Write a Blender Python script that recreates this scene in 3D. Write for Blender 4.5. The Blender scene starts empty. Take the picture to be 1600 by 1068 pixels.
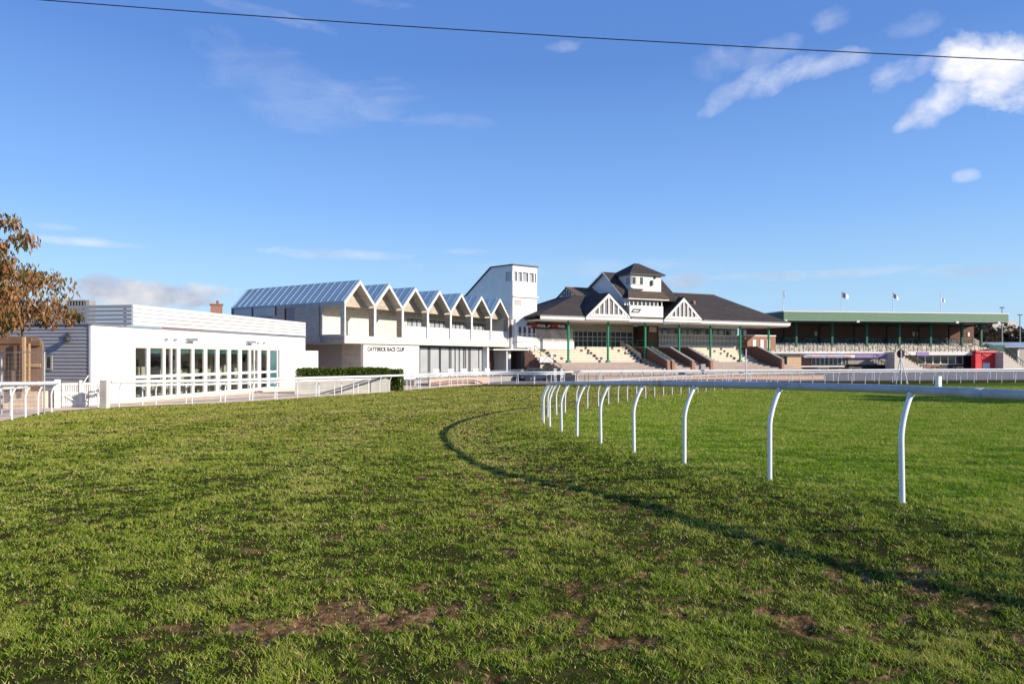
import bpy, math, random
import numpy as np
from mathutils import Vector, Matrix

sc = bpy.context.scene
COL = sc.collection
random.seed(7)
rng = np.random.default_rng(11)
R = math.radians

# ------------------------------------------------------------------ camera
# world z = 0 is the photographer's eye level; the turf lies about 1.6 m below
F = 1067.0; HX = 800.0; HY = 558.0
cam = bpy.data.cameras.new("camera"); camo = bpy.data.objects.new("camera", cam)
COL.objects.link(camo); sc.camera = camo
camo.location = (0, 0, 0); camo.rotation_euler = (R(90), 0, 0)
cam.sensor_width = 36; cam.lens = 24.0
cam.shift_y = (HY - 534) / 1600.0
cam.clip_start = 0.1; cam.clip_end = 6000

# ------------------------------------------------------------------ light
SUN_T, SUN_E = R(-23), R(23)
sunv = Vector((math.cos(SUN_T)*math.cos(SUN_E), math.sin(SUN_T)*math.cos(SUN_E), math.sin(SUN_E)))
sl = bpy.data.lights.new("sun", 'SUN'); so = bpy.data.objects.new("sun", sl); COL.objects.link(so)
sl.energy = 4.8; sl.angle = R(0.5); sl.color = (1.0, 0.90, 0.76)
so.rotation_euler = sunv.to_track_quat('Z', 'Y').to_euler(); so.location = (30, -5, 30)
sc.view_settings.view_transform = 'Standard'; sc.view_settings.look = 'None'
sc.view_settings.gamma = 1; sc.view_settings.exposure = 0.38

world = bpy.data.worlds.new("World"); sc.world = world; world.use_nodes = True
wt = world.node_tree; wt.nodes.clear()
def wn(t, **k):
    n = wt.nodes.new(t)
    for a, b in k.items(): setattr(n, a, b)
    return n
def wm(op, a, b=None, c=None, clamp=False):
    n = wn('ShaderNodeMath', operation=op, use_clamp=clamp)
    for i, v in enumerate((a, b, c)):
        if v is None: continue
        if isinstance(v, (int, float)): n.inputs[i].default_value = v
        else: wt.links.new(v, n.inputs[i])
    return n.outputs[0]
sky = wn('ShaderNodeTexSky', sky_type='NISHITA'); sky.sun_disc = False
sky.sun_elevation = SUN_E; sky.sun_rotation = math.pi/2 - SUN_T
sky.air_density = 1.0; sky.dust_density = 0.3; sky.ozone_density = 2.0; sky.altitude = 50
hs = wn('ShaderNodeHueSaturation'); hs.inputs['Saturation'].default_value = 1.12; hs.inputs['Value'].default_value = 1.0
wt.links.new(sky.outputs[0], hs.inputs['Color'])
tn = wn('ShaderNodeMixRGB', blend_type='MULTIPLY'); tn.inputs[0].default_value = 1; tn.inputs[2].default_value = (.87, .96, 1.26, 1); wt.links.new(hs.outputs[0], tn.inputs[1])
tc = wn('ShaderNodeTexCoord'); sx = wn('ShaderNodeSeparateXYZ'); wt.links.new(tc.outputs['Generated'], sx.inputs[0])
az = wm('ARCTAN2', sx.outputs[0], sx.outputs[1]); el = wm('ARCSINE', sx.outputs[2])
sr = wn('ShaderNodeValToRGB'); sr.color_ramp.interpolation = 'EASE'; _e = sr.color_ramp.elements
_e[0].position = 0; _e[0].color = (3.3/7, 4.9/7, 6.3/7, 1); _e[1].position = 1; _e[1].color = (.62/7, 1.5/7, 4.2/7, 1)
for p_, c_ in ((.15, (2.62, 4.45, 6.45)), (.275, (1.72, 3.4, 6.6)), (.51, (.85, 1.97, 4.95))):
    q_ = _e.new(p_); q_.color = tuple(v/7 for v in c_)+(1,)
sr.color_ramp.interpolation = 'LINEAR'
wt.links.new(wm('DIVIDE', el, math.pi/4, clamp=True), sr.inputs[0])
s7 = wn('ShaderNodeMixRGB', blend_type='MULTIPLY'); s7.inputs[0].default_value = 1; s7.inputs[2].default_value = (7, 7, 7, 1); wt.links.new(sr.outputs[0], s7.inputs[1])
smx = wn('ShaderNodeMixRGB'); smx.inputs[0].default_value = .75; wt.links.new(tn.outputs[0], smx.inputs[1]); wt.links.new(s7.outputs[0], smx.inputs[2])
cv = wn('ShaderNodeCombineXYZ'); wt.links.new(az, cv.inputs[0]); wt.links.new(el, cv.inputs[1])
def wnoise(sc_, det, rough, yscale, off, dist=0.0):
    mp = wn('ShaderNodeMapping'); mp.inputs['Scale'].default_value = (1, yscale, 1); mp.inputs['Location'].default_value = (off, off*.3, off)
    wt.links.new(cv.outputs[0], mp.inputs[0])
    n = wn('ShaderNodeTexNoise'); n.inputs['Scale'].default_value = sc_; n.inputs['Detail'].default_value = det
    n.inputs['Roughness'].default_value = rough; n.inputs['Distortion'].default_value = dist
    wt.links.new(mp.outputs[0], n.inputs['Vector']); return n.outputs[0]
n_puff = wnoise(13, 12, .61, 1.4, 3.1, .25)
n_wisp = wnoise(9, 10, .66, 3.2, 8.4, .7)
n_shade = wnoise(16, 6, .55, 1.6, 1.2)
def cloud(px, py, rx, ry, amp, tilt=0.0, noise=None, soft=.45):
    a0 = math.atan((px-HX)/F); e0 = math.atan((HY-py)/math.hypot(F, px-HX))
    ra = rx/F*math.cos(a0)**2; re = ry/F*math.cos(a0)
    dx = wm('SUBTRACT', az, a0); dy = wm('SUBTRACT', el, e0)
    if tilt: dy = wm('SUBTRACT', dy, wm('MULTIPLY', dx, tilt))
    qx = wm('POWER', wm('ABSOLUTE', wm('DIVIDE', dx, ra)), 2.0); qy = wm('POWER', wm('ABSOLUTE', wm('DIVIDE', dy, re)), 2.0)
    m = wm('SUBTRACT', 1.0, wm('ADD', qx, qy))                         # 1 at the centre, 0 on the rim
    m = wm('MAXIMUM', m, -1.5)
    v = wm('ADD', wm('MULTIPLY', m, .44), wm('MULTIPLY', wm('SUBTRACT', noise, .51), 1.9))
    v = wm('DIVIDE', wm('ADD', v, (.07 if amp > .95 else 0.0) if True else 0.0), soft*1.55, clamp=True)
    front = wm('GREATER_THAN', sx.outputs[1], 0.0)
    return wm('MULTIPLY', wm('MULTIPLY', v, amp), front)
dens = None
for c in [(1512, 95, 60, 40, 1.2, .0, n_puff, .35), (1560, 122, 66, 55, 1.2, .0, n_puff, .35), (1480, 150, 60, 32, 1.0, .35, n_puff, .45), (1434, 180, 42, 14, .8, .45, n_puff, .4),
          (1400, 116, 62, 24, .6, .25, n_puff, .5), (1440, 100, 40, 18, .55, .2, n_puff, .5), (1150, 140, 66, 20, .55, .45, n_puff, .5), (1225, 118, 70, 24, .75, .3, n_puff, .5), (1312, 96, 60, 18, .65, .15, n_puff, .5),
          (1125, 96, 52, 26, .34, .1, n_puff, .55), (1205, 82, 60, 20, .3, .2, n_puff, .55),
          (1300, 32, 36, 20, .4, 0, n_puff, .5), (1420, 44, 50, 18, .26, 0, n_puff, .5), (1512, 275, 26, 11, .6, 0, n_puff, .4),
          (230, 462, 150, 24, .95, -.03, n_puff, .22), (160, 450, 40, 22, .8, 0, n_puff, .25), (330, 455, 60, 15, .8, 0, n_puff, .25),
          (1062, 437, 46, 16, .65, 0, n_puff, .3), (500, 396, 140, 9, .5, 0, n_wisp, .45), (140, 378, 120, 7, .5, 0, n_wisp, .45),
          (560, 160, 130, 34, .20, .12, n_wisp, .5), (420, 130, 120, 60, .13, -.3, n_wisp, .5), (700, 190, 80, 14, .2, 0, n_wisp, .5),
          (735, 392, 48, 7, .4, 0, n_wisp, .4), (1270, 428, 200, 9, .42, 0, n_wisp, .4), (1540, 420, 130, 14, .5, 0, n_wisp, .4),
          (400, 18, 120, 10, .16, -.1, n_wisp, .4), (590, 5, 60, 8, .15, 0, n_wisp, .4), (880, 72, 30, 9, .25, 0, n_wisp, .4),
          (60, 352, 60, 6, .3, 0, n_wisp, .5), (900, 420, 260, 16, .22, 0, n_wisp, .5)]:
    d = cloud(*c); dens = d if dens is None else wm('MAXIMUM', dens, d)
dens = wm('MULTIPLY', dens, .95, clamp=True)
cr = wn('ShaderNodeValToRGB'); cr.color_ramp.elements[0].position = .38; cr.color_ramp.elements[0].color = (4.6, 5.0, 6.2, 1)
cr.color_ramp.elements[1].position = .62; cr.color_ramp.elements[1].color = (8.0, 7.8, 7.9, 1)
wt.links.new(n_shade, cr.inputs[0])
lowfade = wm('MULTIPLY_ADD', el, 3.0, .45, clamp=True)
cm = wn('ShaderNodeMixRGB', blend_type='MULTIPLY'); cm.inputs[0].default_value = 1
wt.links.new(cr.outputs[0], cm.inputs[1]); wt.links.new(lowfade, cm.inputs[2])
mx = wn('ShaderNodeMixRGB'); wt.links.new(dens, mx.inputs[0]); wt.links.new(smx.outputs[0], mx.inputs[1]); wt.links.new(cm.outputs[0], mx.inputs[2])
bg = wn('ShaderNodeBackground'); bg.inputs[1].default_value = 0.115; wt.links.new(mx.outputs[0], bg.inputs[0])
wo = wn('ShaderNodeOutputWorld'); wt.links.new(bg.outputs[0], wo.inputs[0])

# ------------------------------------------------------------------ materials
MATS = {}
def mat(name, col, rough=.6, spec=.4, metal=0, var=.12, vscale=3.0, bump=0, bscale=40, build=None):
    if name in MATS: return MATS[name]
    m = bpy.data.materials.new(name); m.use_nodes = True; nt = m.node_tree
    b = nt.nodes['Principled BSDF']; b.inputs['Roughness'].default_value = rough
    b.inputs['Specular IOR Level'].default_value = spec; b.inputs['Metallic'].default_value = metal
    t = nt.nodes.new('ShaderNodeTexCoord'); co = t.outputs['Object']
    n = nt.nodes.new('ShaderNodeTexNoise'); n.inputs['Scale'].default_value = vscale; n.inputs['Detail'].default_value = 6
    nt.links.new(co, n.inputs['Vector'])
    r = nt.nodes.new('ShaderNodeValToRGB'); e = r.color_ramp.elements
    e[0].position = .3; e[1].position = .7
    e[0].color = tuple(c*(1-var) for c in col)+(1,); e[1].color = tuple(min(1, c*(1+var)) for c in col)+(1,)
    nt.links.new(n.outputs[0], r.inputs[0]); cout = r.outputs[0]
    if build: cout = build(nt, b, co, cout) or cout
    nt.links.new(cout, b.inputs['Base Color'])
    if bump:
        n2 = nt.nodes.new('ShaderNodeTexNoise'); n2.inputs['Scale'].default_value = bscale; n2.inputs['Detail'].default_value = 5
        nt.links.new(co, n2.inputs['Vector'])
        bp = nt.nodes.new('ShaderNodeBump'); bp.inputs['Strength'].default_value = bump; bp.inputs['Distance'].default_value = .02
        nt.links.new(n2.outputs[0], bp.inputs['Height']); nt.links.new(bp.outputs[0], b.inputs['Normal'])
    MATS[name] = m; return m
def stripes(axis, period, duty, dark, extra_noise=0.0):
    """thin darker joints every `period` metres along an object axis"""
    def f(nt, b, co, c):
        s = nt.nodes.new('ShaderNodeSeparateXYZ'); nt.links.new(co, s.inputs[0])
        def mm(op, x, y, clamp=False):
            n = nt.nodes.new('ShaderNodeMath'); n.operation = op; n.use_clamp = clamp
            for i, v in enumerate((x, y)):
                if isinstance(v, (int, float)): n.inputs[i].default_value = v
                else: nt.links.new(v, n.inputs[i])
            return n.outputs[0]
        fr = mm('FRACT', mm('DIVIDE', s.outputs[axis], period), 0)
        lt = mm('LESS_THAN', fr, duty)
        # per-board tone
        fl = mm('FLOOR', mm('DIVIDE', s.outputs[axis], period), 0)
        wnz = nt.nodes.new('ShaderNodeTexWhiteNoise'); wnz.noise_dimensions = '2D'
        cb = nt.nodes.new('ShaderNodeCombineXYZ'); nt.links.new(fl, cb.inputs[0])
        other = mm('FLOOR', mm('DIVIDE', mm('ADD', s.outputs[0 if axis == 2 else 2], mm('MULTIPLY', s.outputs[1], 1.0)), 2.4), 0)
        nt.links.new(mm('ADD', other, mm('MULTIPLY', fl, .37)), cb.inputs[1]); nt.links.new(cb.outputs[0], wnz.inputs['Vector'])
        mu = nt.nodes.new('ShaderNodeMixRGB'); mu.blend_type = 'MULTIPLY'; mu.inputs[0].default_value = 1
        tone = mm('MULTIPLY_ADD', wnz.outputs[0], extra_noise); nt.nodes[-1] if False else None
        tone.node.inputs[2].default_value = 1 - extra_noise/2
        nt.links.new(c, mu.inputs[1]); nt.links.new(tone, mu.inputs[2])
        m2 = nt.nodes.new('ShaderNodeMixRGB'); nt.links.new(lt, m2.inputs[0]); nt.links.new(mu.outputs[0], m2.inputs[1]); m2.inputs[2].default_value = dark+(1,)
        return m2.outputs[0]
    return f
def bricks(c1, c2, mortar, w=.225, h=.075):
    def f(nt, b, co, c):
        s = nt.nodes.new('ShaderNodeSeparateXYZ'); nt.links.new(co, s.inputs[0])
        ad = nt.nodes.new('ShaderNodeMath'); nt.links.new(s.outputs[0], ad.inputs[0]); nt.links.new(s.outputs[1], ad.inputs[1])
        cb = nt.nodes.new('ShaderNodeCombineXYZ'); nt.links.new(ad.outputs[0], cb.inputs[0]); nt.links.new(s.outputs[2], cb.inputs[1])
        k = nt.nodes.new('ShaderNodeTexBrick'); k.inputs['Scale'].default_value = 1
        k.inputs['Brick Width'].default_value = w; k.inputs['Row Height'].default_value = h; k.inputs['Mortar Size'].default_value = .008
        k.inputs['Color1'].default_value = c1+(1,); k.inputs['Color2'].default_value = c2+(1,); k.inputs['Mortar'].default_value = mortar+(1,)
        nt.links.new(cb.outputs[0], k.inputs['Vector'])
        mu = nt.nodes.new('ShaderNodeMixRGB'); mu.blend_type = 'MIX'; mu.inputs[0].default_value = .3
        nt.links.new(k.outputs[0], mu.inputs[1]); nt.links.new(c, mu.inputs[2]); return mu.outputs[0]
    return f
def M(n): return MATS[n]
mat('white_paint', (.74, .71, .67), .55, .3, var=.05, vscale=1.5, bump=.15)
mat('white_render', (.78, .76, .72), .8, .2, var=.04, vscale=.8, bump=.2)
mat('white_rail', (.80, .80, .80), .35, .5, var=.05, vscale=2)
def dirt(nt, co, c):
    n = nt.nodes.new('ShaderNodeTexNoise'); n.inputs['Scale'].default_value = 3.1; n.inputs['Detail'].default_value = 8; n.inputs['Roughness'].default_value = .7
    nt.links.new(co, n.inputs['Vector'])
    r = nt.nodes.new('ShaderNodeValToRGB'); r.color_ramp.elements[0].position = .48; r.color_ramp.elements[1].position = .66
    r.color_ramp.elements[0].color = (0, 0, 0, 1); r.color_ramp.elements[1].color = (.75, .75, .75, 1); nt.links.new(n.outputs[0], r.inputs[0])
    m = nt.nodes.new('ShaderNodeMixRGB'); nt.links.new(r.outputs[0], m.inputs[0]); nt.links.new(c, m.inputs[1]); m.inputs[2].default_value = (.30, .27, .19, 1)
    return m.outputs[0]
mat('near_rail', (.47, .48, .50), .38, .5, var=.06, vscale=4, build=lambda nt, b, co, c: dirt(nt, co, c))
mat('board_grey', (.36, .35, .36), .6, .3, var=.05)
mat('clapboard', (.40, .39, .39), .6, .3, var=.05, build=stripes(2, .155, .10, (.2, .2, .21), .06))
mat('board_white', (.62, .60, .58), .6, .3, var=.04)
mat('flat_roof', (.16, .16, .17), .8)
mat('glass', (.06, .07, .06), .08, .8, var=.8, vscale=1.1)
mat('glass_teal', (.05, .14, .15), .08, .8, var=.2, vscale=.7)
mat('glass_dim', (.05, .05, .055), .35, .4, var=.4, vscale=2)
mat('glass_pale', (.40, .41, .42), .12, .7, var=.12, vscale=.5)
mat('glass_frost', (.62, .64, .66), .25, .6, var=.06, vscale=1)
mat('louvre_grey', (.22, .21, .20), .8, var=.15)
mat('curtain', (.42, .38, .34), .8, var=.3, vscale=1.2)
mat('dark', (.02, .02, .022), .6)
mat('dark_frame', (.06, .06, .065), .5)
mat('zinc', (.29, .41, .49), .42, .4, metal=.1, var=.08, vscale=.8)
mat('zinc_seam', (.40, .48, .54), .4, .5, metal=.2, var=.05)
mat('timber_pale', (.68, .62, .53), .75, .2, var=.14, vscale=2, build=stripes(2, .2, .06, (.36, .32, .27), .14))
mat('timber_warm', (.46, .39, .31), .75, .2, var=.14, vscale=2, build=stripes(2, .2, .06, (.28, .24, .19), .14))
mat('timber_fin', (.36, .32, .27), .75, .2, var=.14, vscale=2, build=stripes(2, .2, .06, (.25, .22, .18), .1))
mat('timber_edge', (.76, .72, .64), .7, .2, var=.06)
mat('timber_grey', (.42, .41, .36), .75, .2, var=.12, vscale=2, build=stripes(2, .2, .07, (.25, .24, .23), .16))
mat('grey_render', (.26, .27, .28), .8, .2, var=.1, vscale=14)
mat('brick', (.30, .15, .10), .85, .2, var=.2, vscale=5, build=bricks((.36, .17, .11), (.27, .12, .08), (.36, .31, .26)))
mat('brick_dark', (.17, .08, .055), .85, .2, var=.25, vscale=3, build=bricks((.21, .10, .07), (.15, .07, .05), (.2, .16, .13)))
mat('brick_pink', (.55, .36, .28), .85, .2, var=.15, vscale=3, build=bricks((.60, .38, .28), (.52, .33, .25), (.6, .52, .45)))
mat('slate', (.060, .050, .046), .85, .12, var=.3, vscale=4, build=stripes(2, .16, .12, (.05, .048, .05), .3))
mat('slate_brown', (.12, .09, .065), .85, .12, var=.35, vscale=3, build=stripes(2, .16, .12, (.08, .065, .05), .3))  # browner, paler slate for the left upper roof and the skirt roof
mat('ridge_tile', (.22, .15, .11), .8, var=.25)
mat('green_paint', (.02, .26, .12), .4, .5, var=.1)
mat('green_dark', (.012, .09, .06), .5, .4, var=.15)
mat('green_sheet', (.13, .235, .13), .5, .4, var=.06, build=stripes(0, .9, .04, (.13, .22, .14), .05))
mat('cream', (.66, .60, .50), .75, var=.06)
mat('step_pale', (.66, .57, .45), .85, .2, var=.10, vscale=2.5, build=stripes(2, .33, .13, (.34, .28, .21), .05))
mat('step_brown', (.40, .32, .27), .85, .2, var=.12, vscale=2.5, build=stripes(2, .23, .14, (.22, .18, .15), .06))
mat('concrete', (.33, .31, .29), .85, .2, var=.14, vscale=2, bump=.3)
mat('seat_pale', (.62, .54, .44), .85, .2, var=.22, vscale=5)
mat('tarmac', (.22, .20, .195), .9, .2, var=.14, vscale=1.2, bump=.4)
mat('sand_path', (.74, .58, .43), .9, .2, var=.16, vscale=1.5, bump=.5)
mat('red', (.72, .03, .035), .45, .5, var=.06)
mat('purple', (.30, .20, .42), .6, var=.12)
mat('lilac_blue', (.30, .32, .5), .6, var=.3, vscale=2.5)
mat('pink_sign', (.62, .30, .30), .6, var=.2)
mat('plywood', (.62, .42, .25), .8, var=.12, vscale=4)
mat('wood_brown', (.20, .115, .07), .8, .2, var=.15, vscale=2)
mat('wood_tan', (.27, .17, .115), .85, .2, var=.12, vscale=1.5)
mat('wood_light', (.47, .31, .16), .7, var=.1)
mat('sign_dark', (.035, .02, .025), .5)
mat('sign_red', (.75, .07, .06), .5)
mat('sign_white', (.75, .75, .75), .5)
mat('text_black', (.015, .015, .015), .5)
mat('steel', (.40, .42, .43), .4, .5, metal=.6)
mat('disc_red', (.10, .012, .015), .5)
mat('car_blue', (.03, .05, .09), .25, .6)
mat('car_silver', (.35, .37, .4), .25, .6)
mat('rubber', (.02, .02, .02), .8)
mat('bark', (.10, .075, .055), .9, var=.25, vscale=8, bump=.6)
mat('cable', (.02, .02, .03), .6)
mat('flag_dark', (.12, .13, .2), .8)
mat('roof_tile_red', (.28, .13, .09), .8, var=.25)
mat('stone_pale', (.46, .40, .34), .85, var=.15)

gcm = bpy.data.materials.new('glass_clear'); gcm.use_nodes = True; n_ = gcm.node_tree; n_.nodes.clear()
_o = n_.nodes.new('ShaderNodeOutputMaterial'); _t = n_.nodes.new('ShaderNodeBsdfTransparent'); _t.inputs[0].default_value = (.88, .93, .90, 1)
_g = n_.nodes.new('ShaderNodeBsdfGlossy'); _g.inputs['Roughness'].default_value = .02; _lw = n_.nodes.new('ShaderNodeLayerWeight'); _lw.inputs[0].default_value = .5
_p = n_.nodes.new('ShaderNodeMath'); _p.operation = 'POWER'; _p.inputs[1].default_value = 4; n_.links.new(_lw.outputs['Facing'], _p.inputs[0])
_f = n_.nodes.new('ShaderNodeMath'); _f.operation = 'MULTIPLY_ADD'; _f.inputs[1].default_value = .5; _f.inputs[2].default_value = .05; n_.links.new(_p.outputs[0], _f.inputs[0])
_nz = n_.nodes.new('ShaderNodeTexNoise'); _nz.inputs['Scale'].default_value = .8; _bp = n_.nodes.new('ShaderNodeBump'); _bp.inputs['Strength'].default_value = .25; _bp.inputs['Distance'].default_value = .05
n_.links.new(_nz.outputs[0], _bp.inputs['Height']); n_.links.new(_bp.outputs[0], _g.inputs['Normal'])
_m = n_.nodes.new('ShaderNodeMixShader'); n_.links.new(_f.outputs[0], _m.inputs[0]); n_.links.new(_t.outputs[0], _m.inputs[1]); n_.links.new(_g.outputs[0], _m.inputs[2]); n_.links.new(_m.outputs[0], _o.inputs[0])
MATS['glass_clear'] = gcm
mat('interior_tan', (.50, .44, .36), .9, .1, var=.25, vscale=.8)
mat('interior_dark', (.06, .055, .05), .9, .1, var=.3, vscale=1)
def leafmat(name, cols, trans=.35):
    m = bpy.data.materials.new(name); m.use_nodes = True; nt = m.node_tree; nt.nodes.clear()
    o = nt.nodes.new('ShaderNodeOutputMaterial'); at = nt.nodes.new('ShaderNodeAttribute'); at.attribute_name = 'tint'
    s = nt.nodes.new('ShaderNodeSeparateColor'); nt.links.new(at.outputs['Color'], s.inputs[0])
    r = nt.nodes.new('ShaderNodeValToRGB'); r.color_ramp.interpolation = 'LINEAR'
    el_ = r.color_ramp.elements
    el_[0].color = tuple(cols[0])+(1,); el_[1].color = tuple(cols[-1])+(1,); el_[0].position = 0; el_[1].position = 1
    for i, c in enumerate(cols[1:-1]):
        e = el_.new((i+1)/(len(cols)-1)); e.color = tuple(c)+(1,)
    nt.links.new(s.outputs[0], r.inputs[0])
    b = nt.nodes.new('ShaderNodeBsdfDiffuse')
    t = nt.nodes.new('ShaderNodeBsdfTranslucent'); mxs = nt.nodes.new('ShaderNodeMixShader'); mxs.inputs[0].default_value = trans
    lu = nt.nodes.new('ShaderNodeMixRGB'); lu.blend_type = 'MULTIPLY'; lu.inputs[2].default_value = (.90, 1.02, .85, 1)
    nt.links.new(s.outputs[1], lu.inputs[0]); nt.links.new(r.outputs[0], lu.inputs[1])
    nt.links.new(lu.outputs[0], b.inputs['Color']); nt.links.new(lu.outputs[0], t.inputs[0])
    nt.links.new(b.outputs[0], mxs.inputs[1]); nt.links.new(t.outputs[0], mxs.inputs[2]); nt.links.new(mxs.outputs[0], o.inputs[0])
    MATS[name] = m; return m
leafmat('leaf_autumn', [(.04, .06, .018), (.11, .11, .032), (.36, .22, .085), (.32, .13, .05), (.48, .31, .17)], .3)
leafmat('leaf_green', [(.03, .05, .012), (.07, .11, .02), (.16, .20, .04)], .3)
leafmat('leaf_brown', [(.05, .04, .02), (.12, .08, .045), (.20, .12, .07)], .2)
leafmat('leaf_dark', [(.015, .025, .012), (.03, .05, .02)], .2)
GRASS_COLS = [(.034, .076, .007), (.142, .240, .018), (.290, .385, .038), (.47, .43, .10), (.68, .57, .27)]
leafmat('grass_blade', GRASS_COLS, .30)

# ------------------------------------------------------------------ helpers
def tag(o, label=None, cat=None, group=None, kind=None):
    if label: o['label'] = label
    if cat: o['category'] = cat
    if group: o['group'] = group
    if kind: o['kind'] = kind
    return o
class MB:
    def __init__(s): s.v = []; s.f = []
    def add(s, vs, fs):
        n = len(s.v); s.v += [tuple(v) for v in vs]; s.f += [tuple(n+i for i in f) for f in fs]; return s
    def box(s, x0, x1, y0, y1, z0, z1):
        x0, x1 = min(x0, x1), max(x0, x1); y0, y1 = min(y0, y1), max(y0, y1); z0, z1 = min(z0, z1), max(z0, z1)
        return s.add([(x0,y0,z0),(x1,y0,z0),(x1,y1,z0),(x0,y1,z0),(x0,y0,z1),(x1,y0,z1),(x1,y1,z1),(x0,y1,z1)],
                     [(0,3,2,1),(4,5,6,7),(0,1,5,4),(1,2,6,5),(2,3,7,6),(3,0,4,7)])
    def prism(s, poly, axis, a, b):
        """poly in the two other axes, extruded from a to b along axis ('x','y','z')"""
        def p(q, t):
            return (t, q[0], q[1]) if axis == 'x' else ((q[0], t, q[1]) if axis == 'y' else (q[0], q[1], t))
        n = len(poly); vs = [p(q, a) for q in poly]+[p(q, b) for q in poly]
        fs = [tuple(range(n)), tuple(range(2*n-1, n-1, -1))]+[(i, n+i, n+(i+1) % n, (i+1) % n) for i in range(n)]
        return s.add(vs, fs)
    def slab(s, pts, t):
        """polygon pts (3d) given a thickness t downward"""
        n = len(pts); lo = [(p[0], p[1], p[2]-t) for p in pts]
        return s.add(list(pts)+lo, [tuple(range(n)), tuple(range(2*n-1, n-1, -1))]+[(i, n+i, n+(i+1) % n, (i+1) % n) for i in range(n)])
    def tube(s, pts, r, k=8, flat=1.0, cap=True, up=Vector((0, 0, 1))):
        P = [Vector(p) for p in pts]; n = len(P); rs = r if isinstance(r, (list, tuple)) else [r]*n; vs = []
        for i in range(n):
            d = (P[min(i+1, n-1)]-P[max(i-1, 0)]).normalized()
            if i == 0 and abs(d.dot(up)) > .95: up = Vector((1, 0, 0))
            a = d.cross(up)
            if a.length < 1e-3: a = d.cross(Vector((0, 1, 0)))
            a.normalize(); b = a.cross(d).normalized()
            for j in range(k):
                t = 2*math.pi*j/k; vs.append(P[i]+a*(math.cos(t)*rs[i])+b*(math.sin(t)*rs[i]*flat))
        fs = [(i*k+j, i*k+(j+1) % k, (i+1)*k+(j+1) % k, (i+1)*k+j) for i in range(n-1) for j in range(k)]
        if cap: fs += [tuple(range(k-1, -1, -1)), tuple((n-1)*k+j for j in range(k))]
        return s.add(vs, fs)
    def cyl(s, x, y, z0, z1, r, k=10): return s.tube([(x, y, z0), (x, y, z1)], r, k)
    def build(s, name, m, parent=None, smooth=False, dz=0):
        me = bpy.data.meshes.new(name); me.from_pydata([(a, b, c-dz) for a, b, c in s.v], [], s.f)
        import bmesh
        bm = bmesh.new(); bm.from_mesh(me); bmesh.ops.recalc_face_normals(bm, faces=bm.faces); bm.to_mesh(me); bm.free()
        if smooth: me.polygons.foreach_set('use_smooth', [True]*len(me.polygons))
        me.materials.append(MATS[m]); o = bpy.data.objects.new(name, me); COL.objects.link(o)
        if parent is not None: o.parent = parent
        return o
class Thing:
    def __init__(s, name, label, cat, x, y, base, th=0.0, group=None, K=1.0):
        s.K = K; s.x, s.y, s.base, s.th = x, y, base, th; s.c, s.s_ = math.cos(th), math.sin(th)
        s.o = bpy.data.objects.new(name, None); COL.objects.link(s.o); s.o.location = (x*K, y*K, base*K); s.o.rotation_euler = (0, 0, th)
        s.o.empty_display_size = .3
        tag(s.o, label, cat, group)
    def S(s, px, u=0.0):
        r = (px-HX)/F; return (r*(s.y+u*s.c)-(s.x-u*s.s_))/(s.c-r*s.s_)
    def U(s, px, ss=0.0):
        r = (px-HX)/F; return (r*(s.y+ss*s.s_)-(s.x+ss*s.c))/(-s.s_-r*s.c)
    def D(s, ss, u=0.0): return s.y+ss*s.s_+u*s.c
    def H(s, py, ss, u=0.0): return (HY-py)/F*s.D(ss, u)
    def part(s, name, mb, m, parent=None, smooth=False):
        p = s.o if parent is None else parent
        o = mb.build(name, m, p, smooth, s.base)
        if s.K != 1.0: o.data.transform(Matrix.Scale(s.K, 4))
        return o
def ip(t, a, b): return a+(b-a)*t
GX = [0, 8, 10, 12, 14, 16, 20, 25, 30, 36, 42, 52, 65, 75, 80, 100, 5000]
GZ = [1.6, 1.6, 1.64, 1.70, 1.77, 1.85, 2.0, 2.18, 2.32, 2.42, 2.47, 2.58, 2.66, 2.7, 2.62, 1.95, 1.95]
def g(y): return -float(np.interp(y, GX, GZ))
def fp(px, py):
    lo, hi = 2.0, 400.0
    for _ in range(60):
        m = (lo+hi)/2
        if -g(m)*F/m > py-HY: lo = m
        else: hi = m
        if m > 79 and lo > 79: break
    d = (lo+hi)/2; return ((px-HX)/F*d, d)
def camber(x, y, side):
    """the track dips about 0.4 m left of the inner rail"""
    t = np.clip((-side-.1)/2.7, 0, 1); t = t*t*(3-2*t)
    return -.26*t*np.clip((28-y)/8, 0, 1)*np.clip((x+15)/7, 0, 1)*np.clip((y+30)/20, 0, 1)
def W(px, py, d): return ((px-HX)/F*d, d, (HY-py)/F*d)

# value noise
def vnoise(x, y, seed=0):
    xi = np.floor(x).astype(np.int64); yi = np.floor(y).astype(np.int64); xf = x-xi; yf = y-yi
    def h(a, b):
        n = (a*374761393+b*668265263+seed*974634777) & 0xffffffff
        n = ((n ^ (n >> 13))*1274126177) & 0xffffffff; n = n ^ (n >> 16); return (n & 0xffff)/65535.0
    u = xf*xf*(3-2*xf); v = yf*yf*(3-2*yf)
    return (h(xi, yi)*(1-u)+h(xi+1, yi)*u)*(1-v)+(h(xi, yi+1)*(1-u)+h(xi+1, yi+1)*u)*v
def fbm(x, y, oct=4, seed=0):
    a = 0; w = .5; t = 0
    for k in range(oct):
        a = a+w*vnoise(x*2**k+17*k, y*2**k-9*k, seed+k); t += w; w *= .55
    return a/t

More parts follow.
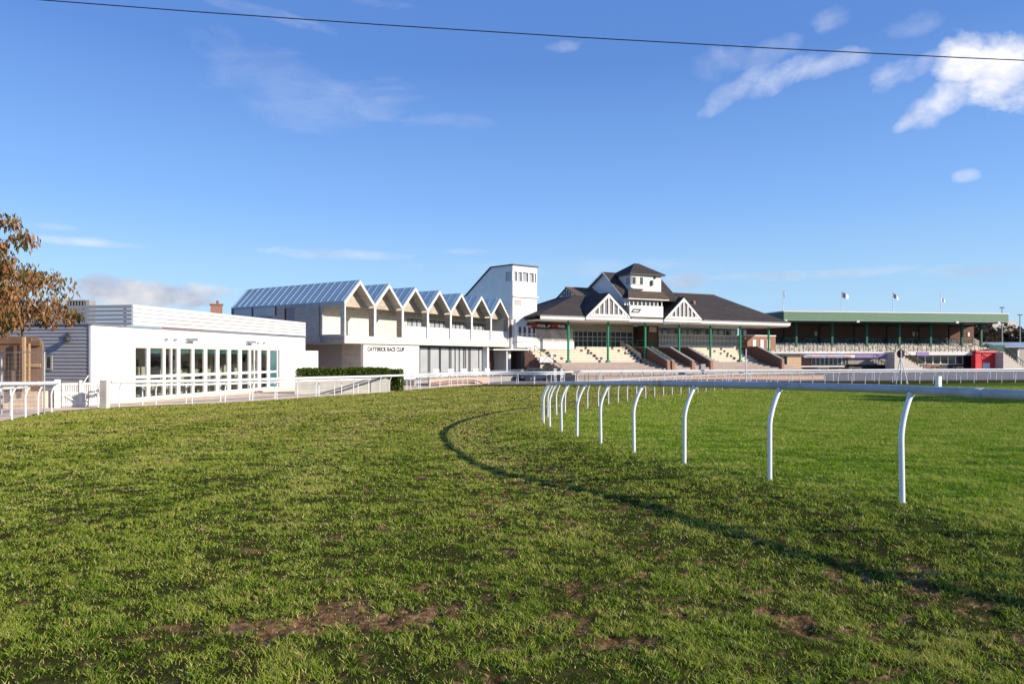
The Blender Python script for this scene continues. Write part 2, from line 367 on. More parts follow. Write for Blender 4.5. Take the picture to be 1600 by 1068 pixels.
# ------------------------------------------------------------------ plan curves
def catmull(P, step):
    P = [Vector((p[0], p[1], 0)) for p in P]; Q = [P[0]*2-P[1]]+P+[P[-1]*2-P[-2]]; out = []
    for i in range(1, len(Q)-2):
        for k in range(24):
            t = k/24; a, b, c, d = Q[i-1], Q[i], Q[i+1], Q[i+2]
            out.append(.5*((2*b)+(c-a)*t+(2*a-5*b+4*c-d)*t*t+(3*b-a-3*c+d)*t**3))
    out.append(P[-1])
    for _ in range(3):                                   # light smoothing
        out = [out[0]]+[(out[i-1]+2*out[i]+out[i+1])/4 for i in range(1, len(out)-1)]+[out[-1]]
    res = [out[0]]; acc = 0
    for i in range(1, len(out)):
        seg = out[i]-out[i-1]; L = seg.length; pos = 0
        while acc+(L-pos) >= step:
            pos += step-acc; acc = 0; res.append(out[i-1]+seg*(pos/L))
        acc += L-pos
    return [(p.x, p.y) for p in res]
def normals(P):
    n = []
    for i in range(len(P)):
        a = P[max(i-1, 0)]; b = P[min(i+1, len(P)-1)]; d = Vector((b[0]-a[0], b[1]-a[1])).normalized(); n.append((d.y, -d.x))   # right-hand side
    return n
INNER = catmull([(12.11, -1.67), (10.0, -.2), (8.4, 1.3), (7.05, 2.8), (5.93, 4.3), (4.97, 6.0), (4.24, 7.5), (3.45, 8.9), (2.75, 10.4), (2.25, 12.0), (1.84, 13.8), (1.46, 16.0), (1.15, 18.2), (.97, 20.4), (1.03, 22.8),
                 (1.5, 25.4), (2.25, 28), (3.2, 30.5), (4.64, 33.8), (6.6, 38), (8.9, 42.3), (11.4, 46.4), (14.2, 50.5), (18, 55.5), (22.5, 60.2), (30, 65), (41, 69), (54, 72.3), (90, 80)], .25)
INNERN = np.array(INNER)
def inner_side(x, y):
    """distance to the inner rail, positive on the infield (right) side"""
    pts = INNERN[::4]; nn = np.array(normals([tuple(p) for p in pts]))
    out = np.empty(x.shape)
    for s0 in range(0, x.size, 20000):
        xs = x[s0:s0+20000]; ys = y[s0:s0+20000]
        d2 = (xs[:, None]-pts[None, :, 0])**2+(ys[:, None]-pts[None, :, 1])**2; k = d2.argmin(1)
        out[s0:s0+20000] = (xs-pts[k, 0])*nn[k, 0]+(ys-pts[k, 1])*nn[k, 1]
    return out
SCAR = [(205, 1000), (240, 985), (330, 985), (400, 984), (460, 980), (500, 965), (525, 950), (560, 962), (600, 975), (640, 970), (690, 955), (745, 938)]
SCARW = np.array([((px-HX)/F*(1.86*F/(py-HY)), 1.86*F/(py-HY)) for px, py in SCAR])
def mudmask(x, y):
    """0 turf .. 1 bare soil, track side only"""
    side = inner_side(x, y)
    tr = np.clip((-side-.5)/1.2, 0, 1)
    n = fbm(x*2.6+y*.35, y*3.4, 4, 3); n2 = fbm(x*10+3, y*13, 3, 8)
    big = fbm(x*.22, y*.16, 3, 21)
    wear = np.clip((x+3.5)/5, 0, 1)*.045+np.clip((14-y)/12, 0, 1)*.03
    m = np.clip((n*.45+n2*.55+wear+(big-.5)*.22-.648)/.06, 0, 1)*tr
    d = np.full(x.shape, 9.0)
    for a, b in zip(SCARW[:-1], SCARW[1:]):
        ab = b-a; t = np.clip(((x-a[0])*ab[0]+(y-a[1])*ab[1])/(ab@ab), 0, 1)
        d = np.minimum(d, np.hypot(x-a[0]-t*ab[0], (y-a[1]-t*ab[1])))
    w = .07+.12*np.clip(1-np.abs(x+1.25)/.9, 0, 1)
    sc_ = np.clip((w*1.5-d+(n2-.5)*.55)/.09, 0, 1)
    return np.maximum(m*.85, sc_*.9), side

def rough(x, y):
    return (fbm(x*1.6, y*1.6, 2, 40)-.5)*.04+(fbm(x*6.5, y*7.5, 2, 44)-.5)*.04
# ------------------------------------------------------------------ ground
def axis(vals):
    out = [vals[0][0]]
    for (a, b, st0, st1) in vals:
        x = a; 
        while x < b-1e-6:
            t = (x-a)/(b-a); x = min(b, x+ip(t, st0, st1)); out.append(x)
    return np.array(out)
xp = axis([(0, 6, .035, .05), (6, 20, .05, .5), (20, 120, .5, 8), (120, 3000, 8, 600)])
xs = np.concatenate([-xp[:0:-1], xp])
ys = np.concatenate([[-3000, -800, -200, -60, -20, -8, -3, 0, 1.2], axis([(2.2, 9, .03, .05), (9, 24, .05, .3), (24, 130, .3, 5), (130, 3500, 6, 600)])])
GXX, GYY = np.meshgrid(xs, ys); fx = GXX.ravel(); fy = GYY.ravel()
near = (fy > 2) & (fy < 40) & (np.abs(fx) < 30)
mud = np.zeros(fx.shape); side = np.where(fx > 0, 5.0, -5.0)
inr = (fy > 1) & (fy < 90) & (np.abs(fx) < 100)
side[inr] = inner_side(fx[inr], fy[inr])
m_, s_ = mudmask(fx[near], fy[near]); mud[near] = m_
gz = -np.interp(fy, GX, GZ)+camber(fx, fy, side)
bumpz = rough(fx, fy)
clod = (fbm(fx*11, fy*14, 3, 60)-.5)*.11*mud-.012*mud
fade = np.clip((24-fy)/10, 0, 1)*(fy > 0)*np.clip((26-np.abs(fx))/8, 0, 1)
gz = gz+(bumpz+clod)*fade
def zground(x, y, side):
    base = -np.interp(y, GX, GZ)+camber(x, y, side); fd = np.clip((24-y)/10, 0, 1)
    return base+rough(x, y)*fd*np.clip((26-np.abs(x))/8, 0, 1)
nx, ny = len(xs), len(ys)
me = bpy.data.meshes.new('ground')
verts = np.stack([fx, fy, gz], 1).astype(np.float32)
ii = np.arange((ny-1)*(nx-1)); rr = ii//(nx-1); cc = ii % (nx-1); a = rr*nx+cc
quads = np.stack([a, a+1, a+1+nx, a+nx], 1).astype(np.int32)
def numesh(me, verts, faces, k):
    me.vertices.add(len(verts)); me.vertices.foreach_set('co', verts.ravel())
    me.loops.add(faces.size); me.loops.foreach_set('vertex_index', faces.ravel())
    me.polygons.add(len(faces)); me.polygons.foreach_set('loop_start', np.arange(0, faces.size, k, dtype=np.int32))
    me.polygons.foreach_set('loop_total', np.full(len(faces), k, dtype=np.int32)); me.update(); me.validate()
numesh(me, verts, quads, 4)
me.polygons.foreach_set('use_smooth', [True]*len(me.polygons))
ca = me.color_attributes.new('tint', 'FLOAT_COLOR', 'POINT')
cd = np.zeros((len(verts), 4), np.float32); cd[:, 0] = mud; cd[:, 1] = np.clip(side/2+.5, 0, 1); cd[:, 3] = 1
ca.data.foreach_set('color', cd.ravel())
gm = bpy.data.materials.new('turf'); gm.use_nodes = True; nt = gm.node_tree; b = nt.nodes['Principled BSDF']
b.inputs['Roughness'].default_value = 1; b.inputs['Specular IOR Level'].default_value = 0
at = nt.nodes.new('ShaderNodeAttribute'); at.attribute_name = 'tint'; sp = nt.nodes.new('ShaderNodeSeparateColor'); nt.links.new(at.outputs['Color'], sp.inputs[0])
t = nt.nodes.new('ShaderNodeTexCoord')
def gn(scale, det, vec=t.outputs['Object']):
    n = nt.nodes.new('ShaderNodeTexNoise'); n.inputs['Scale'].default_value = scale; n.inputs['Detail'].default_value = det; n.inputs['Roughness'].default_value = .65
    nt.links.new(vec, n.inputs['Vector']); return n.outputs[0]
def ramp(f, stops):
    r = nt.nodes.new('ShaderNodeValToRGB'); el_ = r.color_ramp.elements
    el_[0].color = tuple(stops[0][1])+(1,); el_[1].color = tuple(stops[-1][1])+(1,); el_[0].position = stops[0][0]; el_[1].position = stops[-1][0]
    for p, c in stops[1:-1]:
        e = el_.new(p); e.color = tuple(c)+(1,)
    nt.links.new(f, r.inputs[0]); return r.outputs[0]
def mixc(f, a_, b_):
    m = nt.nodes.new('ShaderNodeMixRGB')
    for i, v in enumerate((f, a_, b_)):
        if isinstance(v, (int, float)): m.inputs[i].default_value = v
        else: nt.links.new(v, m.inputs[i])
    return m.outputs[0]
track = ramp(gn(9, 8), [(.3, (.022, .020, .007)), (.5, (.050, .050, .014)), (.7, (.12, .105, .04))])
track2 = ramp(gn(1.4, 8), [(.35, (.045, .040, .016)), (.65, (.055, .070, .014))])
infld = ramp(gn(5, 8), [(.3, (.055, .095, .018)), (.7, (.11, .165, .035))])
soil = ramp(gn(16, 8), [(.32, (.06, .032, .014)), (.5, (.21, .115, .055)), (.68, (.50, .31, .17))])
turf = mixc(sp.outputs[1], mixc(.45, track, track2), infld)
nt.links.new(mixc(sp.outputs[0], turf, soil), b.inputs['Base Color'])
bp = nt.nodes.new('ShaderNodeBump'); bp.inputs['Strength'].default_value = 1; bp.inputs['Distance'].default_value = .04
nt.links.new(gn(30, 6), bp.inputs['Height']); nt.links.new(bp.outputs[0], b.inputs['Normal'])
me.materials.append(gm)
go = bpy.data.objects.new('ground', me); COL.objects.link(go); tag(go, kind='structure')

# grass blades -----------------------------------------------------------
def blades(n_target, y0, y1, segs):
    # rejection-free sampling in y with weight y^(1-1.3)
    u = rng.random(n_target)
    ex = 2-1.8 if y0 >= 5 else 2.0
    y = (y0**ex+u*(y1**ex-y0**ex))**(1/ex)
    x = (rng.random(n_target)*2-1)*(.86*y+1.2)
    # clumping: pull blades towards tuft centres
    mud_, side_ = mudmask(x, y)
    clump = .45*fbm(x*5, y*6, 2, 71)+.55*fbm(x*13, y*15, 2, 73); patch = fbm(x*1.5+5, y*2.0, 3, 77); inf = np.clip(side_/1.5+.3, 0, 1)
    # keep blades off the path beyond the outer fence
    fenceL = np.interp(y, FEN_Y, FEN_X)
    keep = (rng.random(n_target) > mud_*1.02) & (rng.random(n_target) < np.clip(.52+(clump-.45)*3.6+(patch-.5)*.5+inf*.5, .16, 1)) & (x > fenceL)
    x, y, clump, patch, inf, mud_, side_ = [q[keep] for q in (x, y, clump, patch, inf, mud_, side_)]
    n = len(x); z = zground(x, y, side_)-.004
    hgt = np.maximum(.010, .008+.052*clump**1.2+.03*(patch-.4))*(1+.1*inf)*(.65+.7*rng.random(n))*.84
    hgt = hgt*np.clip(1-.6*mud_, .3, 1)*(1+np.clip((y-10)/60, 0, .5))
    wid = (.0019+.0014*rng.random(n))*np.clip((y/5), 1, 12)**.88
    az_ = rng.random(n)*2*np.pi; lean = (.5+1.5*rng.random(n)**1.5)*hgt
    dx = np.cos(az_); dy = np.sin(az_); px_ = -dy; py_ = dx
    tw = rng.random(n)*2*np.pi; px_ = np.cos(tw); py_ = np.sin(tw)
    tint = np.clip(.05+.66*patch+.45*(fbm(x*6, y*8, 2, 90)-.5)+.2*(clump-.5)+rng.normal(0, .11, n)-.04*(1-inf), 0, .68)
    straw = rng.random(n) < (.05+.15*(1-inf)+.3*mud_)
    tint = np.clip(tint+.05+.24*np.clip((y-11)/14, 0, 1)*(1-inf)+.10*np.clip((y-11)/16, 0, 1)*inf, 0, .72)  # blades tinted brighter with distance, standing in for sunlit tips at grazing view
    tint = np.where(straw, .72+.28*rng.random(n), tint)
    tint = tint+.075*np.sin(side_*1.9+.5*np.sin(y*.3))*np.clip((y-4)/8, 0, 1)*(1-inf)+inf*.06
    def V(a_, b_, c_): return np.stack([a_, b_, c_], 1)
    if segs == 2:
        l1 = lean*.3
        v = np.stack([V(x-px_*wid, y-py_*wid, z), V(x+px_*wid, y+py_*wid, z),
                      V(x+dx*l1+px_*wid*.8, y+dy*l1+py_*wid*.8, z+hgt*.6), V(x+dx*l1-px_*wid*.8, y+dy*l1-py_*wid*.8, z+hgt*.6),
                      V(x+dx*lean, y+dy*lean, z+hgt)], 1)
        k = np.arange(n)[:, None]*5
        f = np.concatenate([k+np.array([0, 1, 2]), k+np.array([0, 2, 3]), k+np.array([3, 2, 4])])
        return v.reshape(-1, 3), f, np.repeat(tint, 5), np.repeat(inf, 5)
    l1 = lean*.35
    v = np.stack([V(x, y, z), V(x+dx*l1+px_*wid, y+dy*l1+py_*wid, z+hgt*.55), V(x+dx*lean, y+dy*lean, z+hgt), V(x+dx*l1-px_*wid, y+dy*l1-py_*wid, z+hgt*.55)], 1)
    k = np.arange(n)[:, None]*4
    f = np.concatenate([k+np.array([0, 1, 2]), k+np.array([0, 2, 3])])
    return v.reshape(-1, 3), f, np.repeat(tint, 4), np.repeat(inf, 4)
LF = [fp(-150, 700), fp(-60, 676), fp(3, 660), fp(48, 650.5), fp(80, 644)]
MF = [fp(170, 637.5), fp(206.5, 635.6), fp(266, 633), fp(320, 631), fp(364, 629), fp(405, 626.5), fp(442, 624), fp(477, 621.5), fp(512.7, 619), fp(545, 617.3), fp(576, 615.2),
      fp(606.5, 612.4), fp(636.4, 609.8), fp(666, 607.2), fp(695, 605), fp(722, 603), fp(754, 601.2), fp(790, 600), (3.0, 66.5), (6.0, 68.5)]
RF = [(6.6, 68.8), (14, 71.5), (25, 74), (40, 76.5), (57, 78.5), (95, 83)]
allf = LF+MF
FEN_Y = np.array([p[1] for p in sorted(allf, key=lambda p: p[1])]); FEN_X = np.array([p[0] for p in sorted(allf, key=lambda p: p[1])])-.1
DENS = 1.0
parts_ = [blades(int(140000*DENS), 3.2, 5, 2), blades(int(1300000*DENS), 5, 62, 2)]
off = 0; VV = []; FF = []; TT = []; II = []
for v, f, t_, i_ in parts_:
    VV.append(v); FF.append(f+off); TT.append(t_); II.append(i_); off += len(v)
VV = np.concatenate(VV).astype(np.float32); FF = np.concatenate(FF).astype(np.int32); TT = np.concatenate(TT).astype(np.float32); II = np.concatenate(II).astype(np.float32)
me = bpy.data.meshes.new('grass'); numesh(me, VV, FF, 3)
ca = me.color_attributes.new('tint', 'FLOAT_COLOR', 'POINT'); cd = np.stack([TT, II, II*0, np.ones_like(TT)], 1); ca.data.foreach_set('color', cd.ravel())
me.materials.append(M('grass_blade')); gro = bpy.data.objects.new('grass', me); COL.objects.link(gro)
tag(gro, 'short muddy racecourse turf worn by hooves, lusher beyond the near rail', 'grass', kind='stuff')

# path and apron beyond the outer fence ------------------------------------
def strip(name, P, N, d0, d1, m, lift, nseg=10, dirsign=-1):
    mb = MB(); n = len(P)
    for i in range(n):
        for k in range(nseg+1):
            t = ip(k/nseg, d0, d1); x = P[i][0]+dirsign*N[i][0]*t; y = P[i][1]+dirsign*N[i][1]*t
            mb.v.append((x, y, g(y)+lift))
    for i in range(n-1):
        for k in range(nseg):
            a_ = i*(nseg+1)+k; mb.f.append((a_, a_+1, a_+nseg+2, a_+nseg+1))
    return tag(mb.build(name, m), kind='structure')
pl = catmull(LF+MF[:-2], 1.0)
mb = MB(); n = len(pl)
for i, (x, y) in enumerate(pl):
    for k in range(25):
        X_ = x-.25-k*.9 if k else x-.1; mb.v.append((X_, y, g(y)+.03))
for i in range(n-1):
    for k in range(24): a_ = i*25+k; mb.f.append((a_, a_+1, a_+26, a_+25))
tag(mb.build('path', 'sand_path'), kind='structure')
pr = catmull([MF[-4], MF[-2]]+RF, 2.0)
mb = MB(); n = len(pr)
for i, (x, y) in enumerate(pr):
    for k in range(12): y_ = y+.2+k*3; mb.v.append((x-.02*k, y_, g(y_)+.035))
for i in range(n-1):
    for k in range(11): a_ = i*12+k; mb.f.append((a_, a_+1, a_+13, a_+12))
tag(mb.build('paved_apron', 'tarmac'), kind='structure')

# ------------------------------------------------------------------ running rails
def running_rail(name, label, P, spacing, hgt=1.29, r=.05, lean=.19, railm='white_rail', postm='white_rail', start=0, pr_=.033, lean_sign=1, flat=.92):
    """P: plan points 0.25 m apart (feet line)"""
    N = normals(P); mid = P[len(P)//2]
    T = Thing(name, label, 'running rail', P[0][0], P[0][1], g(P[0][1]))
    T.c, T.s_ = 1, 0
    ox, oy = P[0]
    mb = MB()
    pts = [(p[0]+lean_sign*n_[0]*lean-ox, p[1]+lean_sign*n_[1]*lean-oy, g(p[1])+hgt-r*flat) for p, n_ in zip(P, N)]
    mb.tube(pts[::2]+([pts[-1]] if (len(pts)-1) % 2 else []), r, 10, flat)
    T.part('rail', mb, railm, smooth=True)
    jt = MB(); js = int(round(spacing/.25))*3
    for i in range(start+4, len(P)-1, js):
        if P[i][1] < 34: a_, b_ = Vector(pts[i]), Vector(pts[i+1]); T.part('rail_sleeve', MB().tube([a_, b_*.7+a_*.3], r*1.07, 10, flat), railm, smooth=True)
    rl_ = random.Random(3); step = int(round(spacing/.25)); cnt = 0
    for i in range(start, len(P), step):
        if cnt >= 99: break
        x, y = P[i]; nx_, ny_ = N[i]; jx, jy = rl_.uniform(-.03, .03), rl_.uniform(-.03, .03); z0 = g(y)-.05; H = hgt-.06
        q = []
        for t in np.linspace(0, 1, 17):
            zz = z0+t*(H+.02)
            k = max(0, (t-.60)/.40); o_ = lean*(k**1.7)*.98
            q.append((x-ox+nx_*o_+jx*(1-t), y-oy+ny_*o_+jy*(1-t), zz))
        pb = MB(); far = y > 30
        pb.tube(q[::2] if far else q, pr_, 6 if far else 10, up=Vector((-ny_, nx_, 0)))
        if not far: pb.tube([(q[-1][0]-nx_*.02, q[-1][1]-ny_*.02, q[-1][2]-.035), (q[-1][0]+nx_*.012, q[-1][1]+ny_*.012, q[-1][2]+.02)], pr_*1.25, 8)
        T.part('post', pb, postm, smooth=True); cnt += 1
    return T
k0 = min((i for i in range(len(INNER)) if 6 < INNER[i][1] < 9), key=lambda i: abs(INNER[i][0]/INNER[i][1]*F+HX-1406))
SP = 1.75; stp = int(round(SP/.25))
running_rail('running_rail', 'nearest white running rail, bending away from the right foreground and back across the infield',
             INNER, SP, railm='near_rail', start=k0 % stp, r=.038, flat=1.35, pr_=.030)
running_rail('running_rail', 'short white rail with curved posts left of the picket gate', catmull(LF, .25), 2.0, start=3, r=.085)
running_rail('running_rail', 'long white outer rail from the picket gate past the clubhouse towards the grandstands', catmull(MF, .25), 1.75, start=2, r=.09)
running_rail('running_rail', 'distant white outer rail along the track edge in front of the grandstands', catmull(RF, .25), 2.5, start=0, r=.10, pr_=.04, hgt=1.36)

# low mesh fences with white stakes behind the rails
def mesh_fence(label, P, hgt, sp=2.2, off=.55, wires=5, cutn=None):
    N = normals(P); Q = [(p[0]-n_[0]*off, p[1]-n_[1]*off) for p, n_ in zip(P, N)]; ox, oy = Q[0]
    T = Thing('mesh_fence', label, 'fence', ox, oy, g(oy)); T.c, T.s_ = 1, 0
    w = MB()
    for k in range(wires):
        w.tube([(x-ox, y-oy, g(y)+.1+(hgt-.15)*k/(wires-1)) for x, y in Q[::4]], .006, 4)
    v = w
    for i in range(0, len(Q)-1, 4):
        x, y = Q[i]; v.tube([(x-ox, y-oy, g(y)+.05), (x-ox, y-oy, g(y)+hgt-.04)], .003, 3)
    T.part('mesh', v, 'steel')
    if hgt > .9:
        rl = MB(); rl.tube([(x-ox, y-oy, g(y)+hgt) for x, y in Q[::2]], .055, 8); T.part('top_rail', rl, 'white_rail', smooth=True)
    for i in range(0, len(Q), int(sp/.25)):
        x, y = Q[i]; T.part('post', MB().tube([(x-ox, y-oy, g(y)-.03), (x-ox, y-oy, g(y)+hgt)], .03, 6), 'white_rail')
    return T
mesh_fence('wire mesh fence with white stakes behind the rail left of the gate', catmull(LF, .25), 1.05, off=.7)
mesh_fence('wire mesh fence with white stakes behind the long rail by the clubhouse', catmull(MF, .25), 1.0, off=.8)
mesh_fence('wire fence with white stakes just behind the distant outer rail', catmull([(p[0], p[1]+2.2) for p in RF], .25), 1.1, off=0, wires=3, sp=3.0)

# picket gate -----------------------------------------------------------
gx0, gy0 = fp(96, 637.5); gx1, gy1 = fp(155, 637.5)
gy1 = gy0+.9; gx1 = (155-HX)/F*gy1
L = math.hypot(gx1-gx0, gy1-gy0); th = math.atan2(gy1-gy0, gx1-gx0); gb = g(gy0)
T = Thing('picket_gate', 'white wooden picket gate with diagonal braces between the rails', 'gate', gx0, gy0, gb, th)
hp = 1.17
for a_, b_ in ((0.0, L/2-.02), (L/2+.02, L)):
    lf = MB(); w_ = b_-a_
    for z in (gb+.12, gb+.62, gb+hp-.12): lf.box(a_, b_, -.02, .02, z, z+.11)
    lf.box(a_+.01, a_+.08, -.024, .017, gb+.1, gb+hp-.02).box(b_-.08, b_-.01, -.024, .017, gb+.1, gb+hp-.02)
    T.part('gate_leaf', lf, 'white_paint')
    p_ = MB(); n = 10
    for k in range(n): xx = a_+.04+(w_-.08)*k/(n-1); p_.box(xx-.022, xx+.022, .022, .045, gb+.05, gb+hp-.05)
    T.part('pickets', p_, 'white_paint')
    br = MB(); s0 = 1 if a_ == 0 else -1
    xa, xb = (a_+.05, b_-.05) if s0 > 0 else (b_-.05, a_+.05)
    br.prism([(xa, gb+.60), (xa+.0, gb+.70), (xb, gb+.27), (xb, gb+.17)], 'y', -.045, -.022)
    T.part('brace', br, 'white_paint')
T.part('gate_post', MB().box(-.28, -.04, -.1, .1, gb-.05, gb+1.33), 'white_paint')
T.part('meeting_post', MB().box(L/2-.06, L/2+.06, -.09, -.046, gb+.02, gb+1.28), 'white_paint')
T.part('gate_post', MB().box(L+.03, L+.09, -.06, .06, gb-.05, gb+1.3), 'white_paint')
T.part('latch', MB().tube([(L/2+.1, -.1, gb+1.15), (L/2+.3, -.1, gb+1.5)], .03, 6), 'white_paint')
cx, cy = fp(163, 638)
T = Thing('concrete_post', 'thick grey concrete post at the right side of the white gate', 'post', cx, cy, g(cy), .3)
T.part('shaft', MB().box(-.15, .1, -.2, .2, g(cy)-.05, g(cy)+1.3), 'concrete')
T.part('cover_board', MB().box(.105, .2, -.12, .12, g(cy)-.02, g(cy)+1.31), 'white_paint')

# ------------------------------------------------------------------ white clubhouse
T = Thing('clubhouse', 'low white single storey clubhouse with grey clapboard end and boarded parapet', 'building', -18.17, 29.6, -2.35, math.atan2(.984, .179), None, 1.15)
CB = -2.75
s_end = 19.3; top = 1.39
w0, w1 = T.S(211), T.S(437)
wl = MB()
wl.box(0, w0, 0, .3, CB, top); wl.box(w1, s_end, 0, .3, CB, top); wl.box(w0, w1, 0, .3, .48, top); wl.box(w0, w1, 0, .3, CB, -1.98)
wl.box(s_end-.3, s_end, .3, 14, CB, top); wl.box(0, s_end, 14, 14.3, CB, top)
T.part('wall', wl, 'white_render')
T.part('plinth', MB().box(-.0, s_end, -.03, -.002, CB, -2.05), 'sand_path')
T.part('end_wall', MB().box(-.06, -.002, .02, 18, CB, top-.02), 'clapboard')
cl = MB()
z = CB+.1
while z < top-.14:                       # lapped boards, each a wedge
    cl.prism([(-.075, z), (-.1, z+.004), (-.068, z+.15)], 'y', .1, 18); z += .155
T.part('clapboards', cl, 'board_grey')
T.part('corner_trim', MB().box(-.12, -.002, -.0, .1, CB, top-.01), 'white_paint')
T.part('roof', MB().box(-.12, s_end+.02, .12, 18, top+.002, top+.06), 'flat_roof')
T.part('roof_edge', MB().box(-.14, s_end+.05, -.06, .118, top+.002, top+.055), 'steel')
# parapet
p0 = 2.37; pp = MB(); z0 = 1.50
pw = .96/5
for k in range(5):
    za = z0+k*pw*1.03
    pp.prism([(-.02, za), (-.045, za+.01), (-.02, za+pw*.93), (.02, za+pw*.93), (.02, za)], 'x', p0, s_end+.0)
T.part('parapet', pp, 'board_white')
ps = MB()
for k in range(5):
    za = z0+k*pw*1.03; ps.box(p0-.03, p0, .022, 17, za, za+pw*(.86))
T.part('parapet_side', ps, 'board_grey')
pb = MB()
for k in range(8): pb.box(p0+.01, p0+.09, .4+k*2.2, .5+k*2.2, top+.06, z0+.95)
T.part('parapet_post', pb, 'board_white')
pe = MB()
for k in range(5): za = z0+k*pw*1.03; pe.box(s_end-.03, s_end, .03, 8, za, za+pw*.93)
T.part('parapet_end', pe, 'board_white')
# windows: mullion layout measured from the photo
edges = [(213, 231), (236, 256), (260, 278), (283, 301), (305, 320), (325, 339), (344, 357), (362, 374), (379, 390), (393.5, 404), (409, 419), (423, 434)]
doors = (2, 9)
for i, (a_, b_) in enumerate(edges):
    sa, sb = T.S(a_), T.S(b_); zt, zb = .44, -1.9
    fr = MB(); pad = (T.S(edges[i+1][0])-sb)/2 if i < len(edges)-1 else .1
    padl = (sa-T.S(edges[i-1][1]))/2 if i else .1
    fr.box(sa-padl, sa, .05, .16, -1.98, .48); fr.box(sb, sb+pad, .05, .16, -1.98, .48)
    fr.box(sa, sb, .05, .16, zt, .48); fr.box(sa, sb, .05, .16, -1.98, zb); fr.box(sa, sb, .05, .16, -1.0, -.86)
    if i in doors: fr.box((sa+sb)/2-.05, (sa+sb)/2+.05, .04, .16, zb, zt)
    w_ = T.part('door' if i in doors else 'window', fr, 'white_paint')
    mm_ = 'glass_teal' if i == 11 else 'glass_clear'
    T.part('pane', MB().box(sa, sb, .10, .12, zb, zt), mm_, w_)
    if i in doors:
        for q in (-.09, .09): T.part('handle', MB().tube([((sa+sb)/2+q, 0, -.7), ((sa+sb)/2+q, -.03, -.65), ((sa+sb)/2+q, -.03, -.2), ((sa+sb)/2+q, 0, -.15)], .012, 5), 'steel', w_)
    elif i not in (0, 11):
        T.part('blind', MB().box(sa+.02, sb-.02, .17, .18, .2, .44), 'glass_teal', w_)
# interior so the windows have depth
T.part('interior', MB().box(.5, s_end-.5, 2.2, 2.3, -2.1, 1.3).box(.5, s_end-.5, .31, 2.2, -2.2, -2.02).box(.5, s_end-.5, .31, 2.2, 1.2, 1.3), 'interior_tan')
ri = random.Random(8)
for k in range(9): q = w0+.6+k*1.45; T.part('picture_board', MB().box(q, q+ri.uniform(.4, 1.0), 2.14, 2.19, -1.4+ri.uniform(0, .7), ri.uniform(-.3, .5)), 'interior_dark')
for k in range(8):
    q = w0+.5+k*1.65; T.part('dining_table', MB().box(q, q+.8, 1.0, 1.7, -1.3, -1.25).box(q+.35, q+.45, 1.3, 1.4, -2.02, -1.3), 'interior_dark')
for k in range(16):
    q = w0+.2+k*.84; T.part('dining_chair', MB().box(q, q+.38, .6, .64, -1.6, -1.05).box(q, q+.38, .6, 1.0, -1.62, -1.57), 'curtain')
for px in (291, 385):
    s0 = T.S(px); lm = MB(); lm.box(s0-.09, s0+.09, -.1, -.002, .75, 1.0); lm.box(s0+.0, s0+.5, -.34, -.1, .86, 1.0)
    T.part('floodlight', lm, 'steel')
for px in (258, 272, 402, 411): s0 = T.S(px); T.part('sensor', MB().box(s0-.08, s0+.08, -.12, -.002, .85, .95), 'steel')
# small window and lamp in the clapboard end
u0, u1 = T.U(82, -.1), T.U(70, -.1)
w_ = T.part('window', MB().box(-.14, -.1, u0, u0+.09, -.55, .1).box(-.14, -.1, u1-.09, u1, -.55, .1).box(-.14, -.1, u0+.09, u1-.09, .02, .1).box(-.14, -.1, u0+.09, u1-.09, -.55, -.47), 'concrete')
T.part('pane', MB().box(-.125, -.115, u0+.09, u1-.09, -.47, .02), 'glass', w_)
u2 = T.U(108, -.1)
T.part('wall_lamp', MB().box(-.35, -.1, u2-.1, u2+.1, .72, .86).box(-.2, -.1, u2-.04, u2+.04, .95, 1.1).box(-.34, -.2, u2+.0, u2+.06, .6, .72), 'dark_frame')
T.part('annex_wall', MB().box(s_end, T.S(497, .4), .4, .8, CB, .48), 'white_render')
CLUB = T
for px, w_, d_ in ((125, 1.45, 43), (94, .6, 42.5), (37, 1.3, 43.5)):
    x, y, z = W(px, 469, d_)
    A = Thing('vent_unit', {125: 'grey louvred ventilation box on the clubhouse roof, rightmost', 94: 'small pale ventilation box on the clubhouse roof, middle one', 37: 'dark ventilation box on the clubhouse roof behind the tree leaves'}[px], 'vent unit', x, y, 1.67, .1, 'ventilation boxes on the flat roof')
    hh = 3.58
    A.part('casing', MB().box(-w_/2, w_/2, -.4, .4, 1.67, hh), 'concrete')
    lv = MB()
    for k in range(6): lv.box(-w_*.3+k*w_*.12-.02, -w_*.3+k*w_*.12+.02, -.43, -.402, 1.72, hh-.1)
    A.part('louvre', MB().box(-w_*.36, w_*.36, -.415, -.401, 1.8, hh-.06), 'dark'); A.part('slats', lv, 'concrete')

# ------------------------------------------------------------------ brick chimney house behind
x, y, z = W(338, 474, 62)
T = Thing('brick_house', 'red brick chimney of a house showing above the clubhouse parapet', 'house', x, y, -2.6, .4)
T.part('wall', MB().box(-4, 4, -2, 4, -2.6, 2.2), 'brick')
rf_ = T.part('roof', MB().prism([(-2.4, 2.15), (1, 3.6), (4.4, 2.15)], 'x', -4.3, 4.3), 'roof_tile_red')
ch = T.part('chimney', MB().box(-.5, .5, .2, 1.0, 2.5, z-.12).box(-.58, .58, .12, 1.08, z-.12, z), 'brick', rf_)
T.part('chimney_pot', MB().cyl(0.1, .6, z, z+.3, .12, 10), 'roof_tile_red', rf_)

